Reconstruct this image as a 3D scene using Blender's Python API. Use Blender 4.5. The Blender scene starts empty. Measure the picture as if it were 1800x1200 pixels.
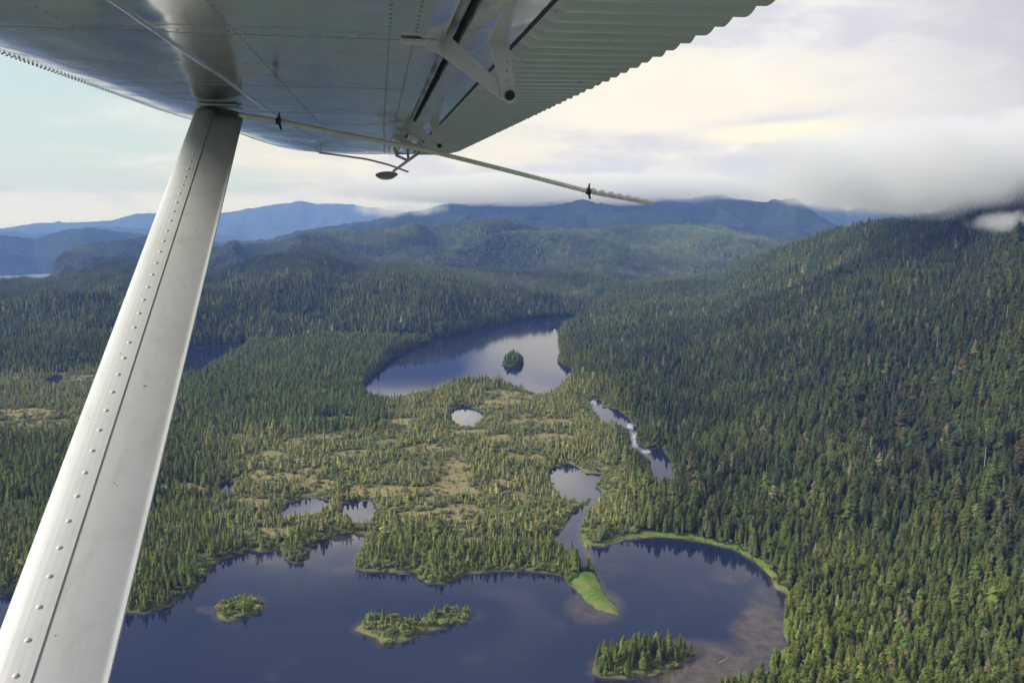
import bpy, math, random
import numpy as np
from mathutils import Vector, Matrix
random.seed(7); rng = np.random.default_rng(11)
R = math.radians
C = bpy.context.scene.collection
sc = bpy.context.scene

# ------------------------------------------------------------------ camera
H = 250.0                                   # metres above the lakes
F = 1400.0 / 1800.0
PITCH = math.atan(208 / 1400.0)
cd = bpy.data.cameras.new('camera'); cam = bpy.data.objects.new('camera', cd); C.objects.link(cam)
cam.location = (0, 0, H); cam.rotation_euler = (math.pi / 2 - PITCH, 0, 0)
cd.sensor_width = 36; cd.lens = 28.0; cd.clip_start = 0.05; cd.clip_end = 90000
sc.camera = cam
# ------------------------------------------------------------------ light
SUN_EL, SUN_AZ = R(35), R(-98)             # azimuth from +Y towards +X (the sun is to the left, slightly behind)
sd = bpy.data.lights.new('sun', 'SUN'); sun = bpy.data.objects.new('sun', sd); C.objects.link(sun)
sd.energy = 3.9; sd.angle = R(18); sd.color = (1.0, 0.965, 0.90)
sdir = Vector((math.sin(SUN_AZ) * math.cos(SUN_EL), math.cos(SUN_AZ) * math.cos(SUN_EL), math.sin(SUN_EL)))
sun.rotation_euler = sdir.to_track_quat('Z', 'Y').to_euler()
sun.location = (0, 0, 2000)
sc.view_settings.view_transform = 'Standard'; sc.view_settings.look = 'None'
sc.view_settings.exposure = 0.12; sc.view_settings.gamma = 1.0; sc.view_settings.use_curve_mapping = False
cy = sc.cycles
cy.max_bounces = 5; cy.diffuse_bounces = 2; cy.glossy_bounces = 3; cy.transmission_bounces = 2
cy.transparent_max_bounces = 6; cy.volume_bounces = 4
cy.use_denoising = True
cy.volume_max_steps = 96; cy.volume_step_rate = 1.0
cy.caustics_reflective = False; cy.caustics_refractive = False

class NB:
    """tiny node-tree builder"""
    def __init__(s, tree): s.t = tree; s.n = tree.nodes; s.l = tree.links
    def node(s, typ, **kw):
        n = s.n.new(typ)
        for k, v in kw.items(): setattr(n, k, v)
        return n
    def put(s, sock, v):
        if isinstance(v, bpy.types.NodeSocket): s.l.new(v, sock)
        elif isinstance(v, (tuple, list)) and sock.type == 'RGBA': sock.default_value = tuple(v) + ((1,) if len(v) == 3 else ())
        else: sock.default_value = v
    def math(s, op, a, b=None, c=None, clamp=False):
        n = s.node('ShaderNodeMath', operation=op, use_clamp=clamp)
        s.put(n.inputs[0], a)
        if b is not None: s.put(n.inputs[1], b)
        if c is not None: s.put(n.inputs[2], c)
        return n.outputs[0]
    def mix(s, f, a, b, mode='MIX'):
        n = s.node('ShaderNodeMix', data_type='RGBA', blend_type=mode); n.clamp_factor = True
        s.put(n.inputs[0], f); s.put(n.inputs[6], a); s.put(n.inputs[7], b); return n.outputs[2]
    def noise(s, vec, scale, detail=4, rough=.55, dist=0.0):
        n = s.node('ShaderNodeTexNoise'); s.put(n.inputs['Vector'], vec) if vec is not None else None
        n.inputs['Scale'].default_value = scale; n.inputs['Detail'].default_value = detail
        n.inputs['Roughness'].default_value = rough; n.inputs['Distortion'].default_value = dist
        return n.outputs['Fac']
    def step(s, v, a, b, lo=0.0, hi=1.0):
        n = s.node('ShaderNodeMapRange', interpolation_type='SMOOTHSTEP'); n.clamp = True
        s.put(n.inputs[0], v); s.put(n.inputs[1], a); s.put(n.inputs[2], b); s.put(n.inputs[3], lo); s.put(n.inputs[4], hi)
        return n.outputs[0]
    def attr(s, name, typ='GEOMETRY'):
        return s.node('ShaderNodeAttribute', attribute_name=name, attribute_type=typ)
    def comb(s, x, y, z):
        n = s.node('ShaderNodeCombineXYZ')
        for i, v in enumerate((x, y, z)): s.put(n.inputs[i], v)
        return n.outputs[0]

# ------------------------------------------------------------------ world: Nishita sky behind broken overcast
w = bpy.data.worlds.new('World'); sc.world = w; w.use_nodes = True
b = NB(w.node_tree); b.n.clear()
sky = b.node('ShaderNodeTexSky', sky_type='NISHITA'); sky.sun_disc = False
sky.sun_elevation = SUN_EL; sky.sun_rotation = SUN_AZ; sky.air_density = 1.2; sky.dust_density = 1.5
tc = b.node('ShaderNodeTexCoord'); sep = b.node('ShaderNodeSeparateXYZ'); b.l.new(tc.outputs['Generated'], sep.inputs[0])
X, Y, Z = sep.outputs
hor = b.math('SQRT', b.math('ADD', b.math('MULTIPLY', X, X), b.math('MULTIPLY', Y, Y)))
az = b.math('ARCTAN2', X, Y)                                  # radians, + to the right
el = b.math('DIVIDE', Z, b.math('MAXIMUM', hor, .02))         # tangent of elevation
zz = b.math('ADD', b.math('MAXIMUM', Z, 0.0), .07)
pv = b.comb(b.math('DIVIDE', X, zz), b.math('DIVIDE', Y, zz), 0.0)
n1 = b.noise(pv, .55, 7, .56, .35)                            # cloud sheets in perspective
n2 = b.noise(b.comb(b.math('MULTIPLY', az, 2.2), b.math('MULTIPLY', el, 9.0), 0.0), 2.1, 6, .58, .5)   # low banks
n3 = b.noise(b.comb(az, b.math('MULTIPLY', el, 2.4), 3.0), 8.0, 7, .6, .3)
def blob(a0, e0, sa, se, wob=.5):
    da = b.math('DIVIDE', b.math('SUBTRACT', az, a0), sa); de = b.math('DIVIDE', b.math('SUBTRACT', el, e0), se)
    q = b.math('ADD', b.math('MULTIPLY', da, da), b.math('MULTIPLY', de, de))
    q = b.math('ADD', q, b.math('MULTIPLY', b.math('SUBTRACT', n2, .5), wob * 4))
    return b.step(q, 1.5, .35)
skyc = b.mix(1.0, sky.outputs[0], (.085, .085, .085), 'MULTIPLY')   # the sky at the brightness of a day sky
clear = b.mix(.66, skyc, (.72, .89, .90))                                   # thin veil over the blue
white = b.mix(b.step(b.math('ADD', b.math('MULTIPLY', n1, .5), b.math('MULTIPLY', n3, .5)), .40, .60), (.66, .66, .74), (.94, .92, .90))
cover = b.step(b.math('ADD', b.math('ADD', b.math('MULTIPLY', az, 1.25), b.math('MULTIPLY', n1, .9)), b.math('MULTIPLY', n3, .35)), .0, .45)
col = b.mix(cover, clear, white)
# cream openings lit from behind
col = b.mix(b.math('MULTIPLY', blob(.20, .155, .22, .045), .9), col, (.97, .92, .80))
col = b.mix(b.math('MULTIPLY', blob(.335, .104, .115, .013, .30), 1.0), col, (1.0, .95, .76))
col = b.mix(b.math('MULTIPLY', blob(-.16, .09, .22, .05, .4), .55), col, (.90, .86, .70))
# grey mass towards the right and overhead
g = b.step(b.math('ADD', az, b.math('MULTIPLY', b.math('SUBTRACT', n3, .5), .5)), .34, .66)
col = b.mix(b.math('MULTIPLY', g, .95), col, b.mix(b.step(n3, .35, .65), (.46, .46, .49), (.66, .65, .68)))
# low lilac stratus bank at the left above the horizon, and white cumulus bank in the middle
bank = b.math('MULTIPLY', b.step(b.math('ADD', el, b.math('MULTIPLY', b.math('SUBTRACT', n2, .5), .02)), .041, .030), b.step(az, .05, -.12))
col = b.mix(bank, col, b.mix(b.step(n2, .42, .60), (.56, .60, .84), (.80, .83, .98)))
cum = b.math('MULTIPLY', b.step(b.math('ADD', el, b.math('MULTIPLY', b.math('SUBTRACT', n3, .5), .10)), .085, .060), b.step(b.math('ADD', az, b.math('MULTIPLY', b.math('SUBTRACT', n3, .5), .1)), -.24, -.20))
col = b.mix(b.math('MULTIPLY', cum, .8), col, b.mix(b.step(n3, .38, .62), (.66, .68, .84), (.80, .80, .90)))
blue = b.math('MULTIPLY', b.math('MULTIPLY', b.step(b.math('ADD', el, b.math('MULTIPLY', b.math('SUBTRACT', n3, .5), .06)), .112, .135), b.step(el, .235, .205)),
              b.math('MULTIPLY', b.step(az, -.385, -.36), b.step(b.math('ADD', b.math('ADD', az, b.math('MULTIPLY', b.math('SUBTRACT', el, .17), -.5)), b.math('MULTIPLY', b.math('SUBTRACT', n2, .5), .30)), .0, -.07)))
col = b.mix(b.math('MULTIPLY', blue, .93), col, b.mix(b.step(n2, .60, .72), (.025, .055, .19), (.34, .40, .58)))  # unseen patch behind the wing, darkened for the far lake's reflection
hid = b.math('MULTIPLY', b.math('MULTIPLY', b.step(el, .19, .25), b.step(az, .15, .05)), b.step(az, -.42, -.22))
col = b.mix(hid, col, b.mix(b.step(n3, .35, .6), (1.1, 1.1, 1.2), (2.0, 1.95, 1.9)))  # added bright sky, unseen behind the wing, whitens the pond reflections
# overhead: thick grey-blue deck; below the horizon: dull
col = b.mix(b.step(el, .37, .50), col, b.mix(b.step(n1, .38, .62), (.28, .34, .54), (.58, .62, .74)))
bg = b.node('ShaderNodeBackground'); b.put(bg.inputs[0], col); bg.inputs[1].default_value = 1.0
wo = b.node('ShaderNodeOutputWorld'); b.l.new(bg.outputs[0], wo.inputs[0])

# ------------------------------------------------------------------ helpers
def pdir(px, py):
    u = (np.asarray(px, float) - 900) / 1400; v = (600 - np.asarray(py, float)) / 1400
    c, s = math.cos(PITCH), math.sin(PITCH)
    return u, c + v * s, -s + v * c
def ground(px, py, z0=0.0):
    dx, dy, dz = pdir(px, py); t = (z0 - H) / dz; return dx * t, dy * t
def azel(px, py):
    dx, dy, dz = pdir(px, py); return np.arctan2(dx, dy), dz / np.hypot(dx, dy)
def topix(x, y, z):
    c, s = math.cos(PITCH), math.sin(PITCH); zz = z - H
    dep = y * c - zz * s; up = y * s + zz * c; dep = np.maximum(dep, 1e-3)
    return 900 + 1400 * x / dep, 600 - 1400 * up / dep, dep
def sstep(x, a, b_):
    t = np.clip((x - a) / (b_ - a), 0, 1); return t * t * (3 - 2 * t)
def hash2(i, j, seed):
    h = (i.astype(np.int64) * 374761393 + j.astype(np.int64) * 668265263 + seed * 1442695041) & 0xffffffff
    h = ((h ^ (h >> 13)) * 1274126177) & 0xffffffff
    return ((h ^ (h >> 16)) & 0xffff) / 65535.0
def vnoise(x, y, seed=0):
    i = np.floor(x); j = np.floor(y); fx = x - i; fy = y - j
    fx = fx * fx * (3 - 2 * fx); fy = fy * fy * (3 - 2 * fy)
    a = hash2(i, j, seed); b_ = hash2(i + 1, j, seed); c = hash2(i, j + 1, seed); d = hash2(i + 1, j + 1, seed)
    return (a + (b_ - a) * fx) * (1 - fy) + (c + (d - c) * fx) * fy
def fbm(x, y, scale, octv=4, seed=0, gain=.5):
    x = x / scale; y = y / scale; s = 0; a = 1; t = 0
    for k in range(octv):
        s = s + a * vnoise(x * 2 ** k + 13.7 * k, y * 2 ** k - 7.1 * k, seed + k); t += a; a *= gain
    return s / t * 2 - 1
def sdf(poly, x, y):
    """signed distance, negative inside"""
    P = np.array(poly, float); Q = np.roll(P, -1, 0)
    d2 = np.full(x.shape, 1e18); ins = np.zeros(x.shape, bool)
    for (ax, ay), (bx, by) in zip(P, Q):
        ex, ey = bx - ax, by - ay; wx, wy = x - ax, y - ay
        t = np.clip((wx * ex + wy * ey) / (ex * ex + ey * ey + 1e-9), 0, 1)
        d2 = np.minimum(d2, (wx - ex * t) ** 2 + (wy - ey * t) ** 2)
        if ay != by:
            cr = ((ay > y) != (by > y)) & (x < (bx - ax) * (y - ay) / (by - ay) + ax); ins ^= cr
    return np.where(ins, -1, 1) * np.sqrt(d2)
def sdf_px(pts, x, y, far=90.0):
    P = np.array([ground(*p) for p in pts]); out = np.full(x.shape, far)
    m = (x > P[:, 0].min() - far) & (x < P[:, 0].max() + far) & (y > P[:, 1].min() - far) & (y < P[:, 1].max() + far)
    out[m] = np.minimum(sdf(P, x[m], y[m]), far); return out
def mesh_obj(name, verts, faces, mat=None, parent=None, smooth=False, link=True):
    me = bpy.data.meshes.new(name); me.from_pydata([tuple(v) for v in verts], [], faces); me.update()
    if smooth: me.polygons.foreach_set('use_smooth', [True] * len(me.polygons))
    o = bpy.data.objects.new(name, me)
    for m in (mat if isinstance(mat, (list, tuple)) else [mat]):
        if m: me.materials.append(m)
    if link: C.objects.link(o)
    if parent: o.parent = parent
    return o
def fast_mesh(name, V, Fq, mat, smooth=True):
    me = bpy.data.meshes.new(name); V = np.ascontiguousarray(V, np.float32); Fq = np.ascontiguousarray(Fq, np.int32)
    me.vertices.add(len(V)); me.vertices.foreach_set('co', V.ravel())
    me.loops.add(Fq.size); me.loops.foreach_set('vertex_index', Fq.ravel())
    me.polygons.add(len(Fq)); me.polygons.foreach_set('loop_start', np.arange(0, Fq.size, Fq.shape[1], dtype=np.int32))
    if smooth: me.polygons.foreach_set('use_smooth', np.ones(len(Fq), bool))
    me.update(calc_edges=True); me.validate()
    o = bpy.data.objects.new(name, me); C.objects.link(o)
    if mat: me.materials.append(mat)
    return o
def mat_new(name):
    m = bpy.data.materials.new(name); m.use_nodes = True; b_ = NB(m.node_tree)
    return m, b_, b_.n['Principled BSDF']

# ------------------------------------------------------------------ shorelines (outlines read off as picture points, dropped to lake level in metres)
FAR_LAKE = [(640,676),(660,656),(690,627),(725,611),(755,603),(757,596),(800,588),(850,577),(900,566),(950,559),(1010,556),(1032,557),(1018,563),(1008,572),(985,585),(980,600),(986,622),(979,632),(986,640),(1004,648),(1007,657),(1000,668),(985,680),(965,694),(948,696),(930,690),(900,680),(850,673),(800,676),(760,688),(700,700),(660,704),(640,692)]
LEFT_LAKE = [(230,622),(330,612),(380,609),(437,606),(425,615),(392,636),(345,664),(300,676),(240,668)]
TARN_LEFT = [(78,669),(108,658),(115,664),(114,676),(90,681)]
TARN_MID = [(792,727),(797,719),(818,714),(838,719),(852,726),(846,739),(832,753),(810,751),(795,741)]
RIVER_A = [(1034,704),(1056,700),(1060,714),(1086,719),(1104,734),(1118,748),(1120,779),(1121,776),(1138,789),(1164,787),(1176,806),(1186,832),(1184,850),(1158,862),(1146,832),(1142,810),(1130,802),(1108,790),(1107,760),(1092,751),(1064,745),(1048,731)]
POND_R = [(963,832),(975,821),(1000,815),(1016,820),(1028,831),(1060,832),(1057,845),(1050,856),(1063,868),(1052,882),(1037,894),(1022,925),(1021,945),(1034,968),(1032,1000),(1020,990),(1004,974),(985,962),(968,942),(990,928),(1000,908),(1020,892),(1036,883),(1040,874),(1020,884),(990,878),(970,856)]
MAIN = [(1033,958),(1060,960),(1095,948),(1150,943),(1200,945),(1250,955),(1290,965),(1330,990),(1355,1015),(1364,1035),(1385,1045),(1380,1075),(1377,1110),(1385,1135),(1366,1150),(1366,1170),(1340,1196),(1290,1215),(1240,1228),(1222,1260),(1190,1420),(-200,1420),(-260,1070),(0,1046),(40,1034),(120,1070),(235,1076),(252,1078),(300,1065),(315,1047),(350,1030),(365,1002),(385,985),(430,970),(445,965),(456,969),(495,966),(498,980),(515,990),(540,985),(546,966),(560,951),(590,946),(625,937),(643,938),(641,955),(625,985),(623,998),(640,1003),(700,1005),(735,1003),(735,1014),(750,1024),(780,1025),(800,1016),(820,1008),(870,1003),(920,1002),(970,1008),(990,1012),(1000,1027),(1015,1037),(1030,1055),(1050,1070),(1085,1079),(1080,1065),(1060,1040),(1050,1010),(1038,990)]
LAGOON_A = [(492,900),(505,885),(530,875),(560,873),(582,880),(579,893),(552,906),(520,914),(500,914)]
LAGOON_B = [(604,885),(625,879),(655,880),(661,893),(656,910),(646,923),(628,925),(612,918),(603,903)]
TARN_S = [(383,856),(396,846),(412,847),(413,862),(397,872),(385,868)]
WATERS = [FAR_LAKE, LEFT_LAKE, TARN_LEFT, TARN_MID, RIVER_A, POND_R, MAIN, LAGOON_A, LAGOON_B, TARN_S]
ISLE_FAR = [(883,638),(890,632),(905,630),(918,633),(921,638),(914,643),(900,645),(888,643)]
ISLE_W = [(381,1080),(386,1066),(405,1056),(432,1051),(455,1051),(463,1060),(456,1075),(437,1081),(420,1086),(400,1091),(385,1087)]
ISLE_M = [(625,1106),(640,1091),(660,1083),(690,1084),(720,1092),(735,1090),(760,1077),(800,1071),(824,1077),(822,1090),(792,1098),(762,1108),(742,1116),(702,1128),(675,1134),(664,1120),(642,1113)]
ISLE_E = [(1040,1183),(1044,1165),(1062,1150),(1100,1138),(1150,1133),(1195,1136),(1222,1149),(1212,1161),(1180,1176),(1140,1188),(1100,1193),(1060,1191)]
ISLES = [ISLE_FAR, ISLE_W, ISLE_M, ISLE_E]
SPIT = [(1006,1026),(1012,1018),(1030,1008),(1042,1010),(1050,1024),(1060,1042),(1076,1062),(1087,1080),(1070,1078),(1048,1071),(1030,1057)]

# ------------------------------------------------------------------ ridges: (px, py of crest, crest range, foot range)
RIGHT_M = [(960,600,1720,1700),(985,596,1800,1705),(1012,570,2000,1700),(1060,526,2200,1250),(1120,502,2350,1020),(1200,491,2500,850),(1260,483,2600,780),(1310,453,2500,720),(1400,424,2300,660),(1500,398,2100,610),(1560,389,2000,590),(1640,380,1900,570),(1720,352,1800,545),(1800,315,1700,520),(1950,240,1600,480),(2300,150,1500,450)]
BEHIND = [(-500,520,2600,1500),(0,512,2600,1480),(60,500,2700,1500),(130,487,2700,1500),(210,466,2800,1600),(300,478,2800,1660),(370,480,2800,1680),(450,455,2900,1690),(540,436,3000,1750),(590,446,3000,1800),(640,463,3050,1900),(700,480,3100,2000),(770,490,3100,2100),(850,500,3100,2200),(950,487,2900,2110),(1060,476,3100,2220),(1160,488,3300,2300),(1230,498,3400,2300),(1330,520,3400,2300),(1500,560,3400,2300)]
THIRD = [(150,520,4200,3500),(250,480,4200,3500),(380,446,4300,3500),(470,437,4400,3500),(560,424,4500,3500),(640,410,4600,3500),(700,405,4600,3500),(780,398,4600,3500),(860,395,4600,3500),(920,397,4600,3500),(980,409,4600,3500),(1060,400,4800,3600),(1150,395,4800,3600),(1230,400,4800,3600),(1330,424,4800,3600),(1390,440,4800,3600),(1500,480,4800,3600)]
FOURTH = [(300,470,6500,5400),(380,446,6500,5400),(450,434,6700,5400),(520,408,7000,5500),(600,391,7300,5500),(660,386,7500,5600),(720,371,7500,5600),(780,357,7500,5600),(850,353,7500,5600),(920,355,7500,5600),(1000,350,7500,5600),(1100,351,7500,5600),(1200,347,7500,5600),(1270,343,7500,5600),(1340,353,7500,5600),(1400,346,7300,5500),(1440,374,7200,5500),(1480,395,7200,5500),(1560,430,7200,5500)]
SNOW = [(1250,400,12500,9000),(1330,355,12500,9000),(1400,339,13000,9000),(1440,350,13000,9000),(1490,372,13000,9000),(1540,343,13000,9000),(1572,345,13000,9000),(1620,372,13000,9000),(1800,400,13000,9000)]
HEAD = [(70,500,5000,4750),(94,482,5000,4750),(99,458,5000,4700),(112,446,5100,4700),(140,433,5200,4700),(200,423,5300,4700),(255,412,5400,4700),(320,420,5400,4700),(372,434,5400,4700),(420,450,5400,4700),(480,470,5400,4700)]
ACROSS = [(-500,425,8500,7200),(-100,412,8500,7200),(0,415,8500,7200),(30,419,8500,7200),(60,421,8600,7250),(110,403,8600,7250),(150,400,8600,7300),(200,404,8600,7300),(240,409,8600,7350),(300,417,8600,7400),(380,424,8600,7400),(480,440,8600,7400)]
DIST = [(-500,400,19000,16800),(-100,397,19000,16800),(0,403,19000,16800),(20,400,19000,16800),(60,393,19000,16800),(130,391,19000,16800),(195,388,19000,16800),(235,377,19000,16800),(280,374,19000,16800),(340,376,19000,16800),(400,374,19000,16800),(440,367,19000,16800),(480,361,19000,16800),(530,354,19000,16800),(555,358,19000,16800),(600,357,19000,16800),(640,363,19000,16800),(700,371,19000,16800),(800,395,19000,16800)]
DIST2 = [(-500,398,14000,12500),(0,405,14000,12500),(60,412,14000,12500),(120,407,14000,12500),(175,399,14000,12500),(240,401,14000,12500),(320,404,14000,12500),(380,410,14000,12500),(440,420,14000,12500),(520,440,14000,12500)]
KNOLL = [(235,700,1240,1000),(300,672,1300,1000),(345,650,1380,1000),(430,622,1500,1000),(500,600,1580,1020),(562,588,1620,1040),(640,592,1600,1060),(700,590,1590,1090),(745,600,1560,1150),(770,620,1500,1200)]

BEHIND2 = [(540,560,2300,1700),(575,515,2350,1700),(600,494,2400,1700),(650,470,2420,1700),(700,462,2450,1700),(770,473,2500,1720),(850,481,2600,1910),(960,488,2700,2100),(1010,500,2700,2200),(1060,520,2700,2250)]
THIRD2 = [(660,500,3900,3300),(720,470,3900,3300),(780,455,3900,3300),(860,443,4000,3300),(900,440,4000,3300),(960,446,4000,3300),(1040,444,4050,3300),(1120,430,4100,3400),(1200,435,4100,3400),(1280,450,4100,3400),(1340,480,4100,3400)]
FOURTH2 = [(560,440,5900,5300),(640,412,6000,5300),(720,396,6000,5300),(800,388,6100,5300),(900,380,6100,5300),(960,384,6100,5300),(1040,372,6200,5300),(1120,366,6200,5300),(1200,374,6200,5300),(1300,400,6200,5300),(1380,430,6200,5300)]
# polar grid: fine where the picture looks, coarse all round
azf = np.radians(np.arange(-41.0, 41.001, .075)); azc = np.radians(np.arange(44.0, 316.1, 4.0))
AZ = np.concatenate([azf, azc]); NF = len(azf)
rr = [2.0, 60.0, 120.0, 180.0, 240.0, 300.0]
while rr[-1] < 23000: rr.append(rr[-1] + min(rr[-1] ** 2 / 160000.0, .0058 * rr[-1]))
RR = np.array(rr); A2, R2 = np.meshgrid(AZ, RR)          # rows = ranges
GX, GY = R2 * np.sin(A2), R2 * np.cos(A2)

def water_sdf(x, y):
    d = np.full(x.shape, 90.0)
    for p in WATERS: d = np.minimum(d, sdf_px(p, x, y))
    for p in ISLES: d = np.maximum(d, -sdf_px(p, x, y))
    rr_ = np.hypot(x, y); k = np.clip(rr_ / 900, .5, 1.6)
    return d + (fbm(x, y, 14, 3, 5) * 1.7 + fbm(x, y, 45, 2, 9) * 1.5) * k
def ridge(pts, A, Rg, back, p=1.0, front_amp=.0, seed=0, tree=0.0):
    a, te = azel([q[0] for q in pts], [q[1] for q in pts]); a = np.asarray(a)
    rc = np.interp(A, a, [q[2] for q in pts]); rf = np.interp(A, a, [q[3] for q in pts])
    zc = H + rc * np.interp(A, a, te) - tree
    edge = sstep(A, a[0] - .03, a[0] + .005) * (1 - sstep(A, a[-1] - .005, a[-1] + .04))
    t = np.clip((Rg - rf) / (rc - rf), 0, 1); s = np.where(Rg <= rc, t ** p, 1 - sstep(Rg, rc, rc + back))
    return zc, s * edge, t
def terrain(x, y, A=None, Rg=None, wd=None):
    if A is None: A = np.arctan2(x, y); Rg = np.hypot(x, y)
    if wd is None: wd = water_sdf(x, y)
    shore_land = sstep(Rg, 3600, 4650)
    # land near the fjord, sea bed beyond its near shore
    a, _ = azel([-500, 0, 50, 95, 110, 130], [500, 490, 481, 474, 470, 470])
    rs = np.interp(A, a, [4850, 5050, 5400, 6600, 9000, 16900])
    base = 3.5 + 3.0 * fbm(x, y, 160, 3, 21) + 1.5
    base = base * (1 - shore_land) + shore_land * np.where(Rg < rs, -138 + 8 * fbm(x, y, 300, 3, 3), -175)
    z = base.copy()
    far = np.full(x.shape, False)
    g1 = fbm(x, y, 420, 4, 31); g2 = fbm(x, y, 900, 4, 41); g3 = fbm(x + y * .3, y, 170, 4, 51); rg_ = 1 - 2.6 * np.abs(fbm(x + 40 * g1, y * .75, 380, 3, 131, .4)); rg_ = np.clip(rg_, -1, 1)
    def add(pts, back, p, amp, noise, tree, b0=0.0):
        nonlocal z
        zc, s, t = ridge(pts, A, Rg, back, p, tree=tree)
        h = b0 + (zc - b0) * s + amp * noise * np.sin(np.clip(s, 0, 1) * math.pi) ** 1.1
        z = np.where(s > 1e-4, np.maximum(z, h), z)
    add(KNOLL, 110, .85, 6, g3, 10)
    add(RIGHT_M, 900, 1.12, 34, g1 + .35 * g3, 16)
    add(BEHIND, 900, .8, 75, g1 * .5 + .4 * g3 + rg_ * .7, 12)
    add(BEHIND2, 600, .75, 42, g3 * .5 + rg_ * .6, 12)
    add(THIRD2, 500, .8, 90, g1 * .5 + .5 * g3 + rg_ * .7, 12, -10)
    add(THIRD, 900, .75, 130, g1 * .6 + .3 * g3 + rg_ * .8, 12, -20)
    add(FOURTH2, 700, .8, 130, g1 + .5 * g2, 8, -100)
    add(FOURTH, 1800, .75, 210, g2 * .7 + .4 * g1 + rg_ * .45, 8, -140)
    add(HEAD, 900, .55, 30, g1, 10, -150)
    add(ACROSS, 1500, .8, 130, g2 + .4 * g1, 8, -170)
    add(SNOW, 3000, .8, 220, g2, 0, -100)
    add(DIST2, 1500, .8, 90, g2, 0, -160)
    add(DIST, 5000, .8, 260, g2 + .5 * g1, 0, -170)
    # shores: land rises from the water line, bed falls below it
    k = 1 - np.exp(-np.clip(wd, 0, None) / 26.0)
    land = .25 + wd * .10; near = np.where(wd < 80, 1, 0)
    z = np.where((near > 0) & (wd > 0), np.minimum(z, land + (z - land) * k + .1), z)
    z = np.where(wd <= 0, np.maximum(-6, wd * .12), np.where((wd < 80), np.maximum(z, np.minimum(.15 + wd * .08, 2.0)), z))
    return z
WD = water_sdf(GX, GY)
GZ = terrain(GX, GY, A2, R2, WD)
PX, PY, _d = topix(GX, GY, GZ)
PXg, PYg, _d = topix(GX, GY, 0 * GZ)

# masks on the ground (world-fixed)
def ell(px, py, cx, cy, ax, ay): return np.clip(1.25 - ((px - cx) / ax) ** 2 - ((py - cy) / ay) ** 2, 0, 1)
BOGS = [(620,800,60,10),(560,770,50,8),(760,790,55,8),(930,805,55,9),(700,862,60,9),(600,738,50,7),(520,838,45,8),(960,770,50,8),(740,880,40,8),(430,880,50,8),(930,870,50,9),(820,760,50,7),(60,735,110,22),(30,668,60,9),(150,665,60,8),(888,700,55,22),(890,735,65,16),(960,745,60,14),(742,716,24,14),(700,742,40,7),(880,772,26,8),(800,835,30,35),(790,862,60,16),(880,848,24,8),(800,900,60,22),(720,903,42,9),(840,946,50,8),(470,935,45,9),(512,780,22,10),(470,803,40,10),(455,835,24,12),(540,832,26,9),(310,856,55,9),(680,776,24,7),(330,860,60,10),(650,860,50,9),(560,850,40,8),(20,985,50,8),(1035,560,70,3),(410,770,30,8)]
def bog_mask(x, y):
    px, py, _ = topix(x, y, np.full(np.shape(x), 5.0)); m = np.zeros(np.shape(x))
    for q in BOGS: m = np.maximum(m, ell(px, py, *q))
    n = fbm(x * .7, y * 1.3, 34, 5, 77, .62)
    return sstep(np.minimum(m, .8) * 1.15 + n * .95, .50, .94)
def moor_isles(px, py): return (((px > 370) & (px < 475) & (py > 1040) & (py < 1100)) | ((px > 610) & (px < 835) & (py > 1060) & (py < 1145)) | ((px > 1030) & (px < 1232) & (py > 1125) & (py < 1200))) * 1.0
def moor(px, py):
    """0..1: open scrubby bog forest between the lakes"""
    m = sstep(px, 300, 480) * (1 - sstep(px, 1020 + (py - 700) * .2, 1120 + (py - 700) * .2)) * sstep(py, 655, 700) * (1 - sstep(py, 905, 985))
    k = sstep(py - (745 - .0 * px + np.abs(px - 560) * -.10), -10, 40)         # the knoll's own forest stays out
    k = np.maximum(k, sstep(px, 640, 720))
    l = (1 - sstep(px, 190, 260)) * sstep(py, 645, 660) * (1 - sstep(py, 745, 790)) * .8
    return np.maximum(m * k, l)
BOG = bog_mask(GX, GY) * (R2 < 2600)
MOOR = np.maximum(moor(PX, PY), moor_isles(PXg, PYg)); MOOR = np.maximum(MOOR, .8 * ((PX < 1000) & (PY > 860) & (R2 > 300)) * sstep(fbm(GX, GY, 40, 3, 12), -.5, .1))
sp = sdf_px(SPIT, GX, GY); 
def grass_mask(x, y, wd, px, py, spit):
    band = (px > 1022) & (px < 1400) & (py > 930) & (py < 1175) & ((px > 1240) | (py < 1000))
    spit = spit + 2.2 * fbm(x, y, 7, 3, 6); wd = wd + 2.2 * fbm(x, y, 5, 2, 16)
    g = np.where(band & (wd < 4.2 + 5 * fbm(x, y, 11, 3, 3) - 3 * (px > 1385)) & (wd > 0), 1.0, 0.0)
    return np.maximum(g, (spit < 1.0) * (wd > -.5) * 1.0)
GRASS = grass_mask(GX, GY, WD, PXg, PYg, sp)
inb = [(720,512,7,9),(714,525,5,6),(1024,521,3,4),(1262,498,3,3),(100,490,6,10),(1455,600,1,1)]
ROCK = np.zeros(GX.shape)
for q in inb: ROCK = np.maximum(ROCK, ell(PX, PY, *q) * ((fbm(GX, GY, 22, 3, 8) + .7) > .45))
ROCK *= (R2 > 1900)
SNOWM = ((R2 > 9500) & (GZ > 640 + 130 * fbm(GX, GY, 300, 4, 4)) & (R2 < 15000) | (R2 > 15000) & (GZ > 740 + 160 * fbm(GX, GY, 300, 4, 4))) * 1.0
ALD = sstep(fbm(GX, GY, 150, 4, 91, .6), .22, .42)
for q in [(745,590,55,22),(690,560,40,14),(810,510,70,30),(560,500,60,30),(1330,640,120,30),(1240,700,60,25),(1420,560,60,25),(1225,480,60,8)]:
    ALD = np.maximum(ALD, ell(PX, PY, *q) * sstep(fbm(GX, GY, 60, 3, 17), -.15, .25))
ALD *= (sstep(R2, 1200, 1600) * .8 + .2) * (R2 < 5200)

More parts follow.
